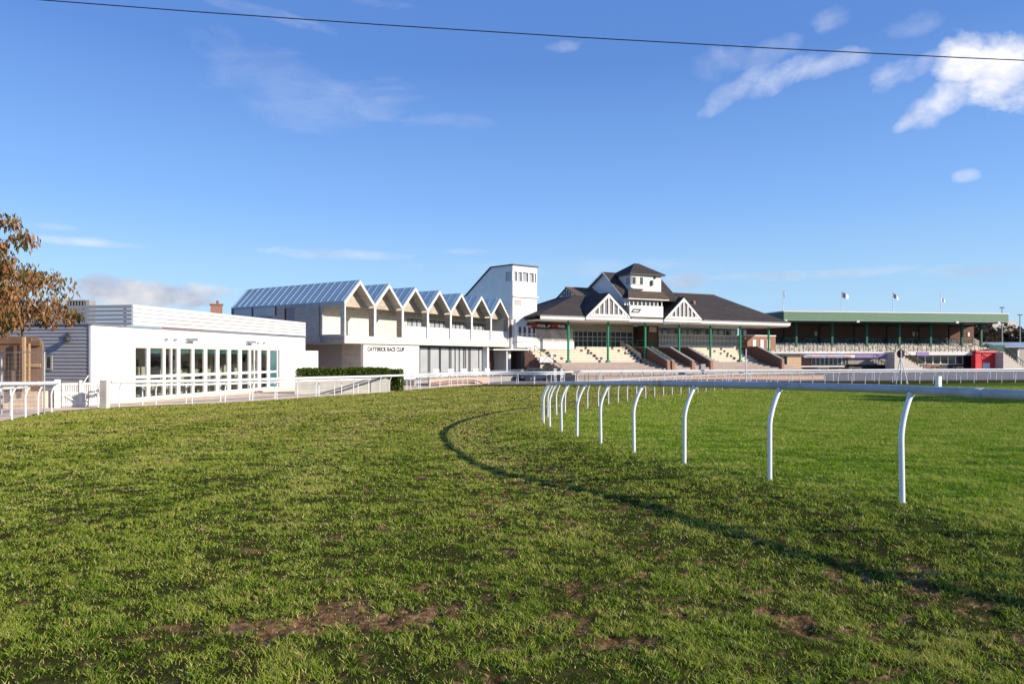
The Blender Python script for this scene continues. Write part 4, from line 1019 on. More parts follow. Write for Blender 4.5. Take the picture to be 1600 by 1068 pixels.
# black slanted emblem on the balcony
em = MB(); x0, x1 = T.S(986, -.62), T.S(1002, -.62); za, zb_ = T.H(488, x0, -.6), T.H(482, x0, -.6); sh = .35
em.prism([(x0, za), (x0+.05, za+.13), (x1-sh-.1, za+.13), (x1-sh, za)], 'y', -.63, -.602)
em.prism([(x0, za), (x0+sh, zb_), (x0+sh+.22, zb_), (x0+.2, za)], 'y', -.635, -.603)
em.prism([(x0+sh, zb_-.13), (x0+sh, zb_), (x1, zb_), (x1, zb_-.13)], 'y', -.632, -.601)
em.prism([(x1-sh-.2, za), (x1-.2, zb_), (x1, zb_), (x1-sh, za)], 'y', -.637, -.604)
em.prism([(x0+.75, za+.3), (x0+.95, zb_-.14), (x0+1.1, zb_-.14), (x0+.9, za+.3)], 'y', -.633, -.605)
T.part('emblem', em, 'text_black')
# columns
for px in (888, 950, 1008, 1061, 1110, 1156.5, 1201):
    s_c = T.S(px, .8); c_ = MB().cyl(s_c, .8, -.62, 4.40, .15, 10); c_.box(s_c-.22, s_c+.22, .58, 1.02, -.62, -.35); T.part('column', c_, 'green_paint')
# stepped terrace
def steps(name, sa, sb, u0, u1, z0, z1, n, m, zb=-2.75, skew=0):
    mb = MB(); du = (u1-u0)/n; dz = (z1-z0)/n
    prof = [(u0, zb)]
    for k in range(n): prof += [(u0+k*du, z0+(k+1)*dz), (u0+(k+1)*du, z0+(k+1)*dz)]
    prof += [(u1, zb)]
    mb.prism(prof, 'x', sa, sb)
    nos = MB()
    for k in range(n): nos.box(sa, sb, u0+k*du-.03, u0+k*du-.002, z0+(k+1)*dz-.07, z0+(k+1)*dz-.005)
    o = T.part(name, mb, m); return o
sA1 = T.S(1008, .8)-.4; sB0 = T.S(1110, .8)-.3; sB1 = T.S(1212, .8)
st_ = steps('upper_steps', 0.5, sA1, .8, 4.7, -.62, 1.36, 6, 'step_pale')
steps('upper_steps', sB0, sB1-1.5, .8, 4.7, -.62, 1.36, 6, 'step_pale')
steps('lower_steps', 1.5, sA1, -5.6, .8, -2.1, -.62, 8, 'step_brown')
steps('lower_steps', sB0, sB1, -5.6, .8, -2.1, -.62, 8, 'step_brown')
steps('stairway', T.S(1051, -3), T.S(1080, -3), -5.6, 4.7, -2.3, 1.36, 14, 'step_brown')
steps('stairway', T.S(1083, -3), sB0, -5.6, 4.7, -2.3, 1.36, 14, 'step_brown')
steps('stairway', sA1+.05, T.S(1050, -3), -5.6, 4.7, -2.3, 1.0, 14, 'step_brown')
# dark step marks running diagonally up the upper flight
for pxb in (868, 938, 1002, 1156):
    s_c = T.S(pxb, .8)-.1
    for k in range(6):
        du = 3.9/6.; T.part('aisle_mark', MB().box(s_c-.16, s_c+.16, .8+k*du-.05, .8+k*du-.003, -.62+k*.33+.02, -.62+(k+1)*.33-.02), 'dark') if pxb != 1156 else T.part('aisle_mark', MB().box(T.S(1153, .8)-.16, T.S(1153, .8)+.16, .8+k*du-.05, .8+k*du-.003, -.62+k*.33+.02, -.62+(k+1)*.33-.02), 'dark')
T.part('platform', MB().box(0, L-2, 4.7, 14, -2.75, 1.34), 'concrete')
# brick stair walls with sloping tops
def stair_wall(px, up_, cap='concrete'):
    sa = T.S(px, -3.2); w_ = .35; a_, b_ = -.42+up_, 1.25+up_
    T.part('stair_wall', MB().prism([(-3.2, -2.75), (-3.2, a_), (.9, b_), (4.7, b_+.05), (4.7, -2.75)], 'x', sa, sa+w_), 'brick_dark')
    T.part('wall_coping', MB().prism([(-3.3, a_-.02), (-3.3, a_+.10), (.88, b_+.12), (4.7, b_+.17), (4.7, b_+.055), (.9, b_+.005), (-3.2, a_+.005)], 'x', sa-.04, sa+w_+.04), cap)
    T.part('pier', MB().box(sa-.04, sa+w_+.04, -3.55, -3.203, -2.75, a_+.04), 'brick')
    return sa
for px, up_ in ((1040.5, 0), (1048, 0), (1079, 0), (1108, 0), (1219, .2)): stair_wall(px, up_)
# pavilion with betting sign at the left end
pe_ = T.S(897, 3.4)
T.part('betting_room', MB().box(.2, pe_, 3.4, 3.6, .2, 1.95).box(.2, .4, 3.6, 8, .2, 4.39).box(pe_-.15, pe_, 3.6, 8, .2, 2.2), 'white_paint')
wf = MB(); ms = [.2, 2.2, 4.0, T.S(887, 3.4)]
for x_ in ms: wf.box(x_, x_+.08, 3.42, 3.52, 1.952, 3.5)
wf.box(.2, pe_, 3.42, 3.53, 1.955, 2.02)
w_ = T.part('window', wf, 'steel'); T.part('pane', MB().box(.25, pe_-.1, 3.46, 3.48, 2.02, 3.5), 'curtain', w_)
sgn = T.part('signboard', MB().box(.1, T.S(886.5, 3.3), 3.3, 3.38, 3.52, 4.2), 'sign_dark')
e_ = T.S(886.5, 3.3)
text_part(T, "TOTE", .35, 3.27, 3.68, 1.15, .36, 'sign_red'); text_part(T, "POOL", 1.52, 3.27, 3.68, 1.1, .36, 'sign_white')
T.part('logo', MB().prism([(2.75, 3.72), (3.15, 4.02), (3.3, 3.9), (3.0, 3.74)], 'y', 3.26, 3.298), 'sign_white')
text_part(T, "TOTE", 3.45, 3.27, 3.68, .95, .36, 'sign_red'); text_part(T, "POOL", 4.42, 3.27, 3.68, max(.3, min(.95, e_-4.5)), .36, 'sign_white')
# glazed hall front
h0, h1 = T.S(886, 8), T.S(989, 8)
T.part('hall_wall', MB().box(h0-2, h1, 7.9, 8.1, 3.55, 4.39), 'cream')
T.part('green_panel', MB().box(h0-2, h1, 8.0, 8.06, 1.36, 2.2), 'green_dark')
wf = MB(); xs_ = [T.S(p, 8) for p in (897, 903, 910.5, 917.5, 925.5, 933, 940, 947, 954, 961, 969, 979, 988)]
for x_ in xs_: wf.box(x_-.05, x_+.05, 7.9, 7.99, 1.36, 3.54)
wf.box(h0, h1, 7.91, 7.98, 2.2, 2.3).box(h0, h1, 7.91, 7.98, 2.7, 2.82).box(h0, h1, 7.91, 7.98, 3.46, 3.54)
w_ = T.part('glazed_front', wf, 'white_paint'); T.part('pane', MB().box(h0-2, h1, 8.0, 8.04, 2.3, 3.5), 'glass_dim', w_)
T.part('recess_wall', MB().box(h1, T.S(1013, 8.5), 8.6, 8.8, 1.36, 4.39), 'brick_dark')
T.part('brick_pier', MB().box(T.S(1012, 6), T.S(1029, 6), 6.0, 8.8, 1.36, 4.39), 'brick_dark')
T.part('notice', MB().box(T.S(1015, 5.9), T.S(1026, 5.9), 5.93, 5.99, 3.5, 4.2), 'cream')
# right-hand hall: windows over slatted balustrade
b0, b1_ = T.S(1029, 5.9), T.S(1167, 5.9)
T.part('balcony_wall', MB().box(b0, b1_, 5.75, 5.95, 1.1, 1.62), 'white_paint')
w_ = MB(); nb = 64
for k in range(nb):
    x_ = ip(k/(nb-1), b0, b1_-.1); w_.box(x_, x_+.11, 5.78, 5.84, 1.62, 3.2)
w_.box(b0, b1_, 5.76, 5.86, 1.60, 1.72).box(b0, b1_, 5.76, 5.86, 2.35, 2.47).box(b0, b1_, 5.76, 5.86, 3.12, 3.24)
o = T.part('slatted_balustrade', w_, 'white_paint'); T.part('backing', MB().box(b0, b1_, 5.90, 5.93, 1.62, 3.2), 'green_dark', o)
T.part('hall_wall', MB().box(b0, b1_+.5, 8.3, 8.5, 1.36, 4.39), 'cream')
for k in range(14):
    x_ = ip(k/14, b0, b1_)+.25; T.part('window', MB().box(x_, x_+.8, 8.22, 8.298, 2.9, 4.1), ['glass_pale', 'glass_pale', 'glass', 'glass_pale', 'curtain'][k % 5])
T.part('end_window', MB().box(T.S(1161, 6.5), T.S(1165.5, 6.5), 6.4, 6.5, 2.6, 4.1), 'glass_frost')
# end brick kiosk
k0_, k1_ = T.S(1168, 4.5), T.S(1212, 4.5)
T.part('end_wall', MB().box(k0_, k1_, 4.5, 4.8, 1.1, 3.15), 'brick'); T.part('end_wall_coping', MB().box(k0_-.05, k1_+.05, 4.45, 4.85, 3.15, 3.3), 'white_paint')
for px in (1179, 1191, 1201): x_ = T.S(px, 4.4); T.part('kiosk_door', MB().box(x_-.32, x_+.32, 4.42, 4.498, 1.3, 2.6), 'white_paint')
# railings
def rail_line(pts, m='green_dark', r=.035, name='handrail', posts=True, hgt=.95):
    mb = MB(); mb.tube([(p[0], p[1], p[2]+hgt) for p in pts], r, 6); mb.tube([(p[0], p[1], p[2]+hgt*.5) for p in pts], r*.7, 5)
    if posts:
        for p in pts: mb.cyl(p[0], p[1], p[2], p[2]+hgt, r, 6)
    T.part(name, mb, m)
for px in (1040.5, 1048): sa = T.S(px, -3.2)+.18; rail_line([(sa, ip(k/5, -3.2, .9), ip(k/5, -.4, 1.3)) for k in range(6)], hgt=.3)
rail_line([(sA1+.1, ip(k/5, .8, 4.7), ip(k/5, -.2, 1.6)) for k in range(6)], 'dark_frame')
rail_line([(sA1+1.5+k*1.4, 5.9, 1.36) for k in range(7)], 'green_paint', .05)
rail_line([(.9, ip(k/4, -3.5, 3), ip(k/4, -1.9, .5)) for k in range(5)], 'dark_frame')
rail_line([(k*1.5, -5.9, -2.6) for k in range(int(L/1.5)+2)], 'green_dark', .03, 'front_rail', True, 1.0)
T.part('white_stair_panel', MB().box(sA1+.02, sA1+.1, .9, 5.6, -.3, -.25).prism([(1.2, -.3), (1.2, .5), (5.6, 2.2), (5.6, 1.4)], 'x', sA1+.02, sA1+.1), 'cream')
T.part('notice_board', MB().box(T.S(841, 0), T.S(861, 0), -.4, -.35, -.6, .05), 'white_paint')
T.part('white_wall_block', MB().box(.3, T.S(862, .5), .3, .78, -.6, .05), 'white_paint')
T.part('equipment', MB().box(T.S(1092, -6.5), T.S(1099, -6.5), -6.9, -6.5, -1.5, -.8).cyl(T.S(1095, -6.5), -6.6, -2.7, -1.5, .05), 'concrete')
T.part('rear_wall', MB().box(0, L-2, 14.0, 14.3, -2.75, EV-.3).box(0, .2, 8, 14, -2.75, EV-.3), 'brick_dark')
T.part('chimney', MB().box(T.S(1084, 4), T.S(1087, 4), 4.0, 4.4, 6.6, 7.9), 'brick', rB)

# ------------------------------------------------------------------ right-hand stand
th = math.atan2(.155, .988)
T = Thing('modern_stand', 'long brick stand with flat green roof fascia and open seating terrace at the right', 'grandstand', (1225-HX)/F*104, 104.0, -2.2, th)
P2 = T; L = T.S(1576); ZB = -2.3
T.part('roof_fascia', MB().box(0, L, 0, .2, 5.66, 6.92), 'green_sheet')
T.part('roof_trim', MB().box(-.1, L+.1, -.06, 12, 6.925, 7.09), 'white_paint')
T.part('roof_edge', MB().box(0, L, -.02, -.002, 5.6, 5.72), 'concrete')
T.part('roof_side', MB().prism([(.2, 5.66), (.2, 6.9), (11.8, 6.9), (11.8, 5.0)], 'x', 0, .2).prism([(.2, 5.66), (.2, 6.9), (11.8, 6.9), (11.8, 5.0)], 'x', L-.2, L), 'green_dark')
T.part('soffit', MB().box(.2, L-.2, .2, 11.8, 5.5, 5.64), 'green_dark')
Lw = T.S(1522, 8); W0 = -3.0
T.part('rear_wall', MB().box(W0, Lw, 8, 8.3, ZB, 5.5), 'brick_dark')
T.part('low_wall', MB().box(W0, T.S(1497, 7), 6.8, 7.0, 2.2, 3.05), 'dark_frame')
T.part('terrace_floor', MB().box(W0, L-3, 4.5, 8, .4, 2.28), 'concrete')
for px in (1244, 1300, 1354, 1405, 1454, 1503, 1533): x_ = T.S(px, 3.0); T.part('column', MB().box(x_-.17, x_+.17, 2.85, 3.15, .8, 5.5), 'green_dark')
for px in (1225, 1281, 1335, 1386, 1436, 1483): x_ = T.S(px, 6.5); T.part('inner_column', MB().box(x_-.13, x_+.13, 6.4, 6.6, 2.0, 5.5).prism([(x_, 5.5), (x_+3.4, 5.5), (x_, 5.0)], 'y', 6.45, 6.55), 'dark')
# seat rows
def steps2(name, sa, sb, u0, u1, z0, z1, n, m, zb):
    prof = [(u0, zb)]; du = (u1-u0)/n; dz = (z1-z0)/n
    for k in range(n): prof += [(u0+k*du, z0+(k+1)*dz), (u0+(k+1)*du, z0+(k+1)*dz)]
    prof += [(u1, zb)]; return T.part(name, MB().prism(prof, 'x', sa, sb), m)
steps2('seat_rows', W0, T.S(1540, 2), .3, 5.5, .85, 2.3, 6, 'seat_pale', .3)
steps2('side_steps', T.S(1520, 2), T.S(1556, 2), .3, 5.5, .7, 1.9, 6, 'seat_pale', .3)
T.part('balcony_edge', MB().box(W0-2.5, T.S(1386), -.3, .1, .58, .88).box(T.S(1412), T.S(1547), -.3, .1, .35, .88), 'white_paint')
rl = MB()
x_ = W0; rr_ = random.Random(3)
while x_ < T.S(1545):
    rl.box(x_-.035, x_+.035, -.05, .0, .88, 1.95); x_ += .78
rl.box(W0, T.S(1545), -.05, 0, 1.9, 1.96)
T.part('front_railing', rl, 'green_dark')
sb_ = MB(); rr_ = random.Random(5)
for row in range(5):
    x_ = W0+.3
    while x_ < T.S(1538): 
        if rr_.random() < .8: sb_.box(x_, x_+.34, .5+row*.87, .62+row*.87, 1.05+row*.24, 1.28+row*.24)
        x_ += .6
T.part('bench_seats', sb_, 'concrete')['kind'] = 'stuff'
for px in (1234, 1267, 1299, 1332, 1365, 1398, 1400.4, 1426, 1456, 1487, 1514):
    x_ = T.S(px, 4.8); w_ = .95 if px != 1365 else 1.2
    T.part('crush_barrier', MB().tube([(x_-w_-.35, 4.8, 2.0), (x_-w_, 4.8, 3.05), (x_+w_, 4.8, 3.05), (x_+w_+.35, 4.8, 2.0)], .05, 6).cyl(x_, 4.8, 2.0, 3.05, .04, 6), 'green_paint')
# lower storey
T.part('lower_wall', MB().box(W0-1, T.S(1522), 1.2, 1.4, ZB, .57), 'brick')
def win_run(pa, pb, n, z0, z1, m='glass', fm='white_paint'):
    a_, b_ = T.S(pa, 1.1), T.S(pb, 1.1)
    for k in range(n):
        q0, q1 = ip(k/n, a_, b_), ip((k+1)/n, a_, b_)
        w_ = T.part('window', MB().box(q0, q0+.1, 1.08, 1.198, z0, z1).box(q1-.1, q1, 1.08, 1.198, z0, z1).box(q0+.1, q1-.1, 1.08, 1.198, z1-.1, z1).box(q0+.1, q1-.1, 1.08, 1.198, z0, z0+.1), fm)
        T.part('pane', MB().box(q0+.1, q1-.1, 1.14, 1.16, z0+.1, z1-.1), m, w_)
win_run(1268, 1322, 8, -1.25, .1, 'glass', 'steel')
win_run(1434, 1505, 6, -1.15, .25)
win_run(1391, 1403, 1, -1.15, .2)
T.part('counter', MB().box(T.S(1253), T.S(1323), .5, 1.1, -1.5, -1.3), 'white_paint')
T.part('shutter', MB().box(T.S(1325, 1), T.S(1384, 1), 1.0, 1.19, -1.15, .2), 'concrete')
T.part('stall_front', MB().box(T.S(1325, 1), T.S(1391, 1), .7, 1.19, ZB, -1.15), 'dark')
T.part('doorway', MB().box(T.S(1505, 1), T.S(1524, 1), 1.1, 1.19, ZB, .5), 'dark')
T.part('dark_panel', MB().box(T.S(1472, 1), T.S(1505, 1), 1.1, 1.19, ZB, -1.16), 'dark')
aw = T.part('awning', MB().prism([(-.9, -.05), (-.9, .3), (1.0, .56), (1.0, .2)], 'x', T.S(1256), T.S(1336)), 'white_paint')
T.part('sign_panel', MB().box(T.S(1256, -1), T.S(1321, -1), -.96, -.91, -.06, .28), 'lilac_blue', aw)
for pa, pb in ((1268, 1281), (1293, 1306), (1318, 1330)): T.part('sign_patch', MB().box(T.S(pa, -1), T.S(pb, -1), -1.0, -.965, 0, .24), 'pink_sign', aw)
T.part('banner', MB().box(T.S(1337, -.9), T.S(1386, -.9), -.95, -.9, -.06, .46), 'purple')
T.part('banner', MB().box(T.S(1433, -.4), T.S(1452, -.4), -.36, -.31, .28, .84), 'purple')
text_part(T, "~~~~", T.S(1437), -.37, .5, 1.0, .12, 'sign_white', name='mark') if False else None
# cross stair in the middle and stair at the right end
def down_stair(pa, pb, m='seat_pale'):
    a_, b_ = T.S(pa, -1), T.S(pb, -1); n = 9; prof = [(a_, .8)]
    mb = MB(); pts = [(a_, ZB)]
    for k in range(n): pts += [(ip(k/n, a_, b_), ip(k/n, .8, ZB+.3)), (ip((k+1)/n, a_, b_), ip(k/n, .8, ZB+.3))]
    pts += [(b_, ZB)]; mb.prism(pts, 'y', -2.4, -.35); T.part('stairs', mb, m)
    for yy in (-2.45, -.3):
        rl_ = MB(); rl_.tube([(a_, yy, 1.8), (b_, yy, ZB+1.2)], .05, 6)
        for k in range(12): t_ = k/11; rl_.cyl(ip(t_, a_, b_), yy, ip(t_, .8, ZB+.3), ip(t_, 1.8, ZB+1.2), .03, 5)
        T.part('handrail', rl_, 'green_dark')
down_stair(1388, 1437); down_stair(1556, 1592)
T.part('stair_side', MB().prism([(T.S(1550), ZB), (T.S(1550), .8), (T.S(1560), .8), (T.S(1590), ZB)], 'y', .12, .3), 'dark_frame')
T.part('green_screen', MB().box(T.S(1550), T.S(1574), .5, .55, .9, 2.0), 'green_dark')
T.part('sloping_wall', MB().prism([(T.S(1521, 5), 2.3), (T.S(1521, 5), 3.3), (T.S(1555, 5), 1.5), (T.S(1555, 5), .6)], 'y', 5, 5.2), 'concrete')
for px in (1275, 1428, 1435, 1514): x_ = T.S(px, 7.9); T.part('wall_notice', MB().box(x_-.2, x_+.2, 7.9, 7.99, 3.6, 4.3), 'white_paint')
for px in (1227, 1340, 1495, 1560): x_ = T.S(px, -.1); T.part('floodlight', MB().box(x_-.22, x_+.22, -.3, -.03, 5.4, 5.7), 'white_paint')

# kiosk, hut, picnic tables -------------------------------------------------
def local(Tg, s, u): return (Tg.x+s*Tg.c-u*Tg.s_, Tg.y+s*Tg.s_+u*Tg.c)
s0, s1 = P2.S(1524.5, -.9), P2.S(1558, -.9); x, y = local(P2, s0, -.9); w_ = s1-s0
A = Thing('red_kiosk', 'bright red kiosk with a white hatch below the right stand', 'kiosk', x, y, g(y), th)
zt_ = (HY-547.5)/F*y; zb_ = g(y)
A.part('body', MB().box(0, w_, 0, .9, zb_, zt_-.35), 'red'); A.part('header', MB().box(-.05, w_+.05, -.2, .95, zt_-.35, zt_), 'red')
A.part('hatch', MB().box(w_*.33, w_*.66, -.05, -.002, zb_, zb_+.95+.1), 'white_paint')
rb = MB()
for k in range(6): rb.box(.05, w_-.05, -.03, -.001, zb_+1.2+k*.2, zb_+1.22+k*.2)
A.part('boarding', rb, 'red'); A.part('faded_sign', MB().box(w_*.12, w_*.9, -.23, -.203, zt_-.25, zt_-.1), 'pink_sign'); A.part('edge_post', MB().box(w_+.002, w_+.15, -.04, .1, zb_, zt_-1.5+.2), 'white_paint')
s0, s1 = P2.S(1230, -4), P2.S(1252, -4); x, y = local(P2, s0, -4)
A = Thing('plywood_hut', 'pale plywood hut with green door edge between the two stands', 'hut', x, y, g(y), th)
A.part('body', MB().box(0, s1-s0, 0, 2, g(y), .1), 'plywood'); A.part('roof', MB().box(-.1, s1-s0+.1, -.1, 2.1, .1, .2), 'flat_roof'); A.part('door', MB().box(-.7, -.01, .2, .25, g(y), .2), 'green_dark')
def picnic(px, d, lab, ang):
    x = (px-HX)/F*d; z = g(d); A = Thing('picnic_table', lab, 'picnic table', x, d, z, ang, 'picnic tables below the right stand')
    A.part('table_top', MB().box(-.9, .9, -.38, .38, z+.72, z+.77), 'wood_light')
    for sy in (-.72, .72): A.part('bench', MB().box(-.9, .9, sy-.13, sy+.13, z+.42, z+.47), 'wood_light')
    for sx_ in (-.65, .65):
        for sy in (-1, 1): A.part('leg', MB().prism([(sy*.62, z), (sy*.74, z), (sy*.28, z+.72), (sy*.16, z+.72)], 'x', sx_-.03, sx_+.03), 'wood_light')
        A.part('crossbar', MB().box(sx_-.05, sx_-.032, -.8, .8, z+.36, z+.42), 'wood_light')
picnic(1470, 96, 'wooden picnic table left of its twin, below the right stand windows', 1.3); picnic(1497, 96, 'wooden picnic table nearest the red kiosk', 1.35)
picnic(1461, 97.5, 'wooden picnic table leftmost below the right stand', 1.2); picnic(1285, 94, 'reddish picnic table in front of the stand bar counter', .2); picnic(1335, 94, 'reddish picnic table by the grey shutter', .1)

# low salmon wall behind the distant outer rail
A = Thing('low_wall', 'long low salmon brick wall behind the distant outer rail before the central grandstand', 'wall', 10, 74.5, g(74), math.atan2(3.2, 16))
A.part('brickwork', MB().box(0, 27, 0, .22, g(74)-.1, g(74)+.62), 'brick_pink'); A.part('coping', MB().box(-.05, 27.05, -.04, .26, g(74)+.62, g(74)+.68), 'concrete')

# marker posts --------------------------------------------------------------
def disc_post(px, py_disc, d, lab, strut=False, rr_=.33):
    x = (px-HX)/F*d; zd = (HY-py_disc)/F*d; z = g(d)
    A = Thing('disc_post', lab, 'marker post', x, d, z)
    A.part('pole', MB().cyl(0, 0, z-.02, zd+.35, .055, 8), 'white_rail')
    D_ = MB(); n = 24; D_.prism([(rr_*math.cos(2*math.pi*k/n), zd+rr_*1.15*math.sin(2*math.pi*k/n)) for k in range(n)], 'y', .06, .1); A.part('disc', D_, 'disc_red')
    if strut:
        A.part('strut', MB().tube([(.05, .1, zd-.4), (.85, .3, z)], .045, 6), 'white_rail'); A.part('strut', MB().tube([(-.02, .15, zd-.5), (.0, .9, z)], .045, 6), 'white_rail')
        A.part('sandbag', MB().tube([(-.9, 0, z+.08), (-.5, .05, z+.1)], [.1, .08], 6), 'rubber')
disc_post(1408, 552.5, 68, 'dark red disc on a white braced post, the right one by the rails', True, .37)
disc_post(1165.5, 549.8, 71, 'dark red disc on a slim white post before the central grandstand', False, .26)
x = (1466.5-HX)/F*46; z = g(46)
A = Thing('marker_box', 'small upright white box on the infield behind the near rail', 'marker', x, 46, z, .45)
A.part('body', MB().box(-.17, .17, -.12, .12, z, (HY-588)/F*46), 'white_rail'); A.part('cap', MB().box(-.19, .19, -.14, .14, (HY-588)/F*46, (HY-587.3)/F*46), 'white_rail')
# square white gate posts at the track crossing
for i, (px, lab) in enumerate(((867.5, 'stout white post at the rail crossing, left one'), (878, 'stout white post at the rail crossing, right one'))):
    d = 69.2+i*.4; x = (px-HX)/F*d; z = g(d); A = Thing('white_post', lab, 'post', x, d, z, 0, 'white posts at the crossing')
    A.part('shaft', MB().box(-.14, .14, -.14, .14, z, z+1.5), 'white_paint'); A.part('cap', MB().box(-.17, .17, -.17, .17, z+1.5, z+1.56), 'white_paint')

# cars behind the rail ----------------------------------------------------------
def car(px, d, lab, m, ang):
    x = (px-HX)/F*d; z = g(d); A = Thing('parked_car', lab, 'car', x, d, z, ang, None)
    A.part('body', MB().prism([(-2.1, z+.3), (-2.15, z+.75), (-1.9, z+.95), (-1.3, z+1.0), (1.1, z+1.0), (1.95, z+.85), (2.15, z+.6), (2.1, z+.3)], 'y', -.85, .85), m)
    A.part('windows', MB().prism([(-1.75, z+1.002), (-1.3, z+1.4), (.3, z+1.42), (1.1, z+1.002)], 'y', -.76, .76), 'glass')
    A.part('roof', MB().prism([(-1.35, z+1.41), (-1.2, z+1.47), (.2, z+1.48), (.38, z+1.42)], 'y', -.72, .72), m)
    for sx_ in (-1.35, 1.3):
        for sy in (-.86, .86):
            w_ = MB(); w_.tube([(sx_, sy-.1, z+.32), (sx_, sy+.1, z+.32)], .32, 16, up=Vector((0, 0, 1))); o = A.part('wheel', w_, 'rubber')
car(838, 77.5, 'dark blue parked car partly hidden behind the rail by the tower', 'car_blue', .3)

# flags and lamps ------------------------------------------------------------
for i, (px, pyt, lab) in enumerate(((1224, 450, 'leftmost flagpole on the green stand roof, white flag hanging limp'), (1315, 453, 'second flagpole with dark and white flag streaming right'),
                                    (1395, 454, 'third flagpole with narrow dark flag drooping right'), (1470, 456, 'rightmost flagpole with small pale flag'))):
    s0 = P2.S(px, 2); x, y = local(P2, s0, 2); zt_ = (HY-pyt)/F*y
    A = Thing('flagpole', lab, 'flagpole', x, y, 7.09, th, 'flagpoles on the stand roof')
    A.part('pole', MB().tube([(0, 0, 7.09), (0, 0, zt_)], [.06, .035], 8), 'white_paint')
    w_ = [.25, 1.2, 1.0, .8][i]; hh = [1.3, .9, .75, .7][i]; dr = [.2, .55, .8, .3][i]; top_ = zt_-.25 if i != 3 else zt_-.9
    def flag(x0, x1, m):
        f = MB(); nn = 8; vs = []
        for k in range(nn+1):
            t_ = ip(k/nn, x0, x1); xx = .04+w_*t_; yy = .08*math.sin(t_*7); zz = top_-dr*t_
            vs += [(xx, yy, zz), (xx, yy+.012, zz), (xx, yy, zz-hh*(1-.3*t_)), (xx, yy+.012, zz-hh*(1-.3*t_))]
        fs = []
        for k in range(nn): a = k*4; fs += [(a, a+4, a+6, a+2), (a+1, a+3, a+7, a+5), (a, a+1, a+5, a+4), (a+2, a+6, a+7, a+3)]
        fs += [(0, 2, 3, 1), (nn*4, nn*4+1, nn*4+3, nn*4+2)]; f.add(vs, fs); return f
    o = A.part('flag', flag(0, .5 if i else 1, ''), 'flag_dark' if i in (1, 2) else 'sign_white')
    if i: A.part('flag_fly', flag(.5, 1, ''), 'sign_white' if i != 3 else 'sign_white', o)
for px, pyt, pyb, lab, d in ((1566, 481, 540, 'tall street lamp rising behind the right end of the green roof', 122), (1594, 492.5, 545, 'tall street lamp at the right edge before the trees', 125)):
    x = (px-HX)/F*d; zt_ = (HY-pyt)/F*d; A = Thing('street_lamp', lab, 'street lamp', x, d, g(d))
    A.part('pole', MB().tube([(0, 0, g(d)), (0, 0, zt_)], [.13, .08], 8), 'steel'); A.part('lamp_head', MB().box(-.35, .35, -.15, .15, zt_, zt_+.15), 'dark_frame')

# timber shelter at the left -----------------------------------------------------
d = 31.0; xr = (66-HX)/F*d; zt_ = (HY-526)/F*d; zb_ = (HY-611)/F*d
A = Thing('timber_shelter', 'brown timber shelter with rounded corner and pale posts behind the left rail', 'shelter', xr, d, g(d))
A.part('plinth', MB().box(-3.9, .0, .0, 1.2, g(d)-.05, zb_-.002), 'sand_path')
w_ = 3.8; cr_ = .40
prof = [(-w_, zb_), (0, zb_), (0, zt_-cr_)]+[(-cr_+cr_*math.cos(R(q)), zt_-cr_+cr_*math.sin(R(q))) for q in (15, 35, 55, 75, 90)]+[(-w_, zt_)]
A.part('back_panel', MB().prism(prof, 'y', 0, .08), 'wood_tan')
A.part('top_beam', MB().box(-w_, -.45, -.1, -.002, zt_-.32, zt_-.04).box(-.45, -.05, -.1, -.002, zt_-.40, zt_-.2), 'wood_brown')
A.part('frame_post', MB().box(-.95, -.83, -.12, -.002, zb_, zt_-.33), 'wood_brown')
A.part('dark_panel', MB().box(-w_, -.96, -.05, -.003, zb_+1.0, zt_-.34), 'wood_brown')
A.part('bottom_board', MB().box(-.8, -.05, -.06, -.002, zb_+1.1, zb_+1.25), 'wood_light')
x_ = (36-HX)/F*(d-.5)-xr; A.part('pale_post', MB().box(x_-.06, x_+.06, -.5, -.4, zb_, zt_-.02), 'wood_light')
x_ = (45-HX)/F*(d-.3)-xr; A.part('pale_post', MB().box(x_-.035, x_+.035, -.32, -.25, zb_, zt_-.3), 'wood_light')
d = 26.3; A = Thing('panel_fence', 'grey wire panel on scaffold poles in front of the timber shelter', 'fence', (0-HX)/F*d, d, g(d))
zt_ = (HY-550)/F*d; x1 = (69-0)/F*d
A.part('frame', MB().tube([(-.8, 0, zt_), (x1, 0, zt_)], .025, 6).cyl(.05, 0, g(d), zt_+.05, .04).cyl(x1, 0, g(d), zt_+.02, .035), 'steel')
w_ = MB()
for k in range(12): w_.tube([(-.8, 0, zt_-.2-k*.17), (x1, 0, zt_-.2-k*.17)], .005, 4)
for k in range(18): w_.tube([(-.8+k*.14, 0, g(d)+.1), (-.8+k*.14, 0, zt_)], .004, 3)
A.part('mesh', w_, 'steel')

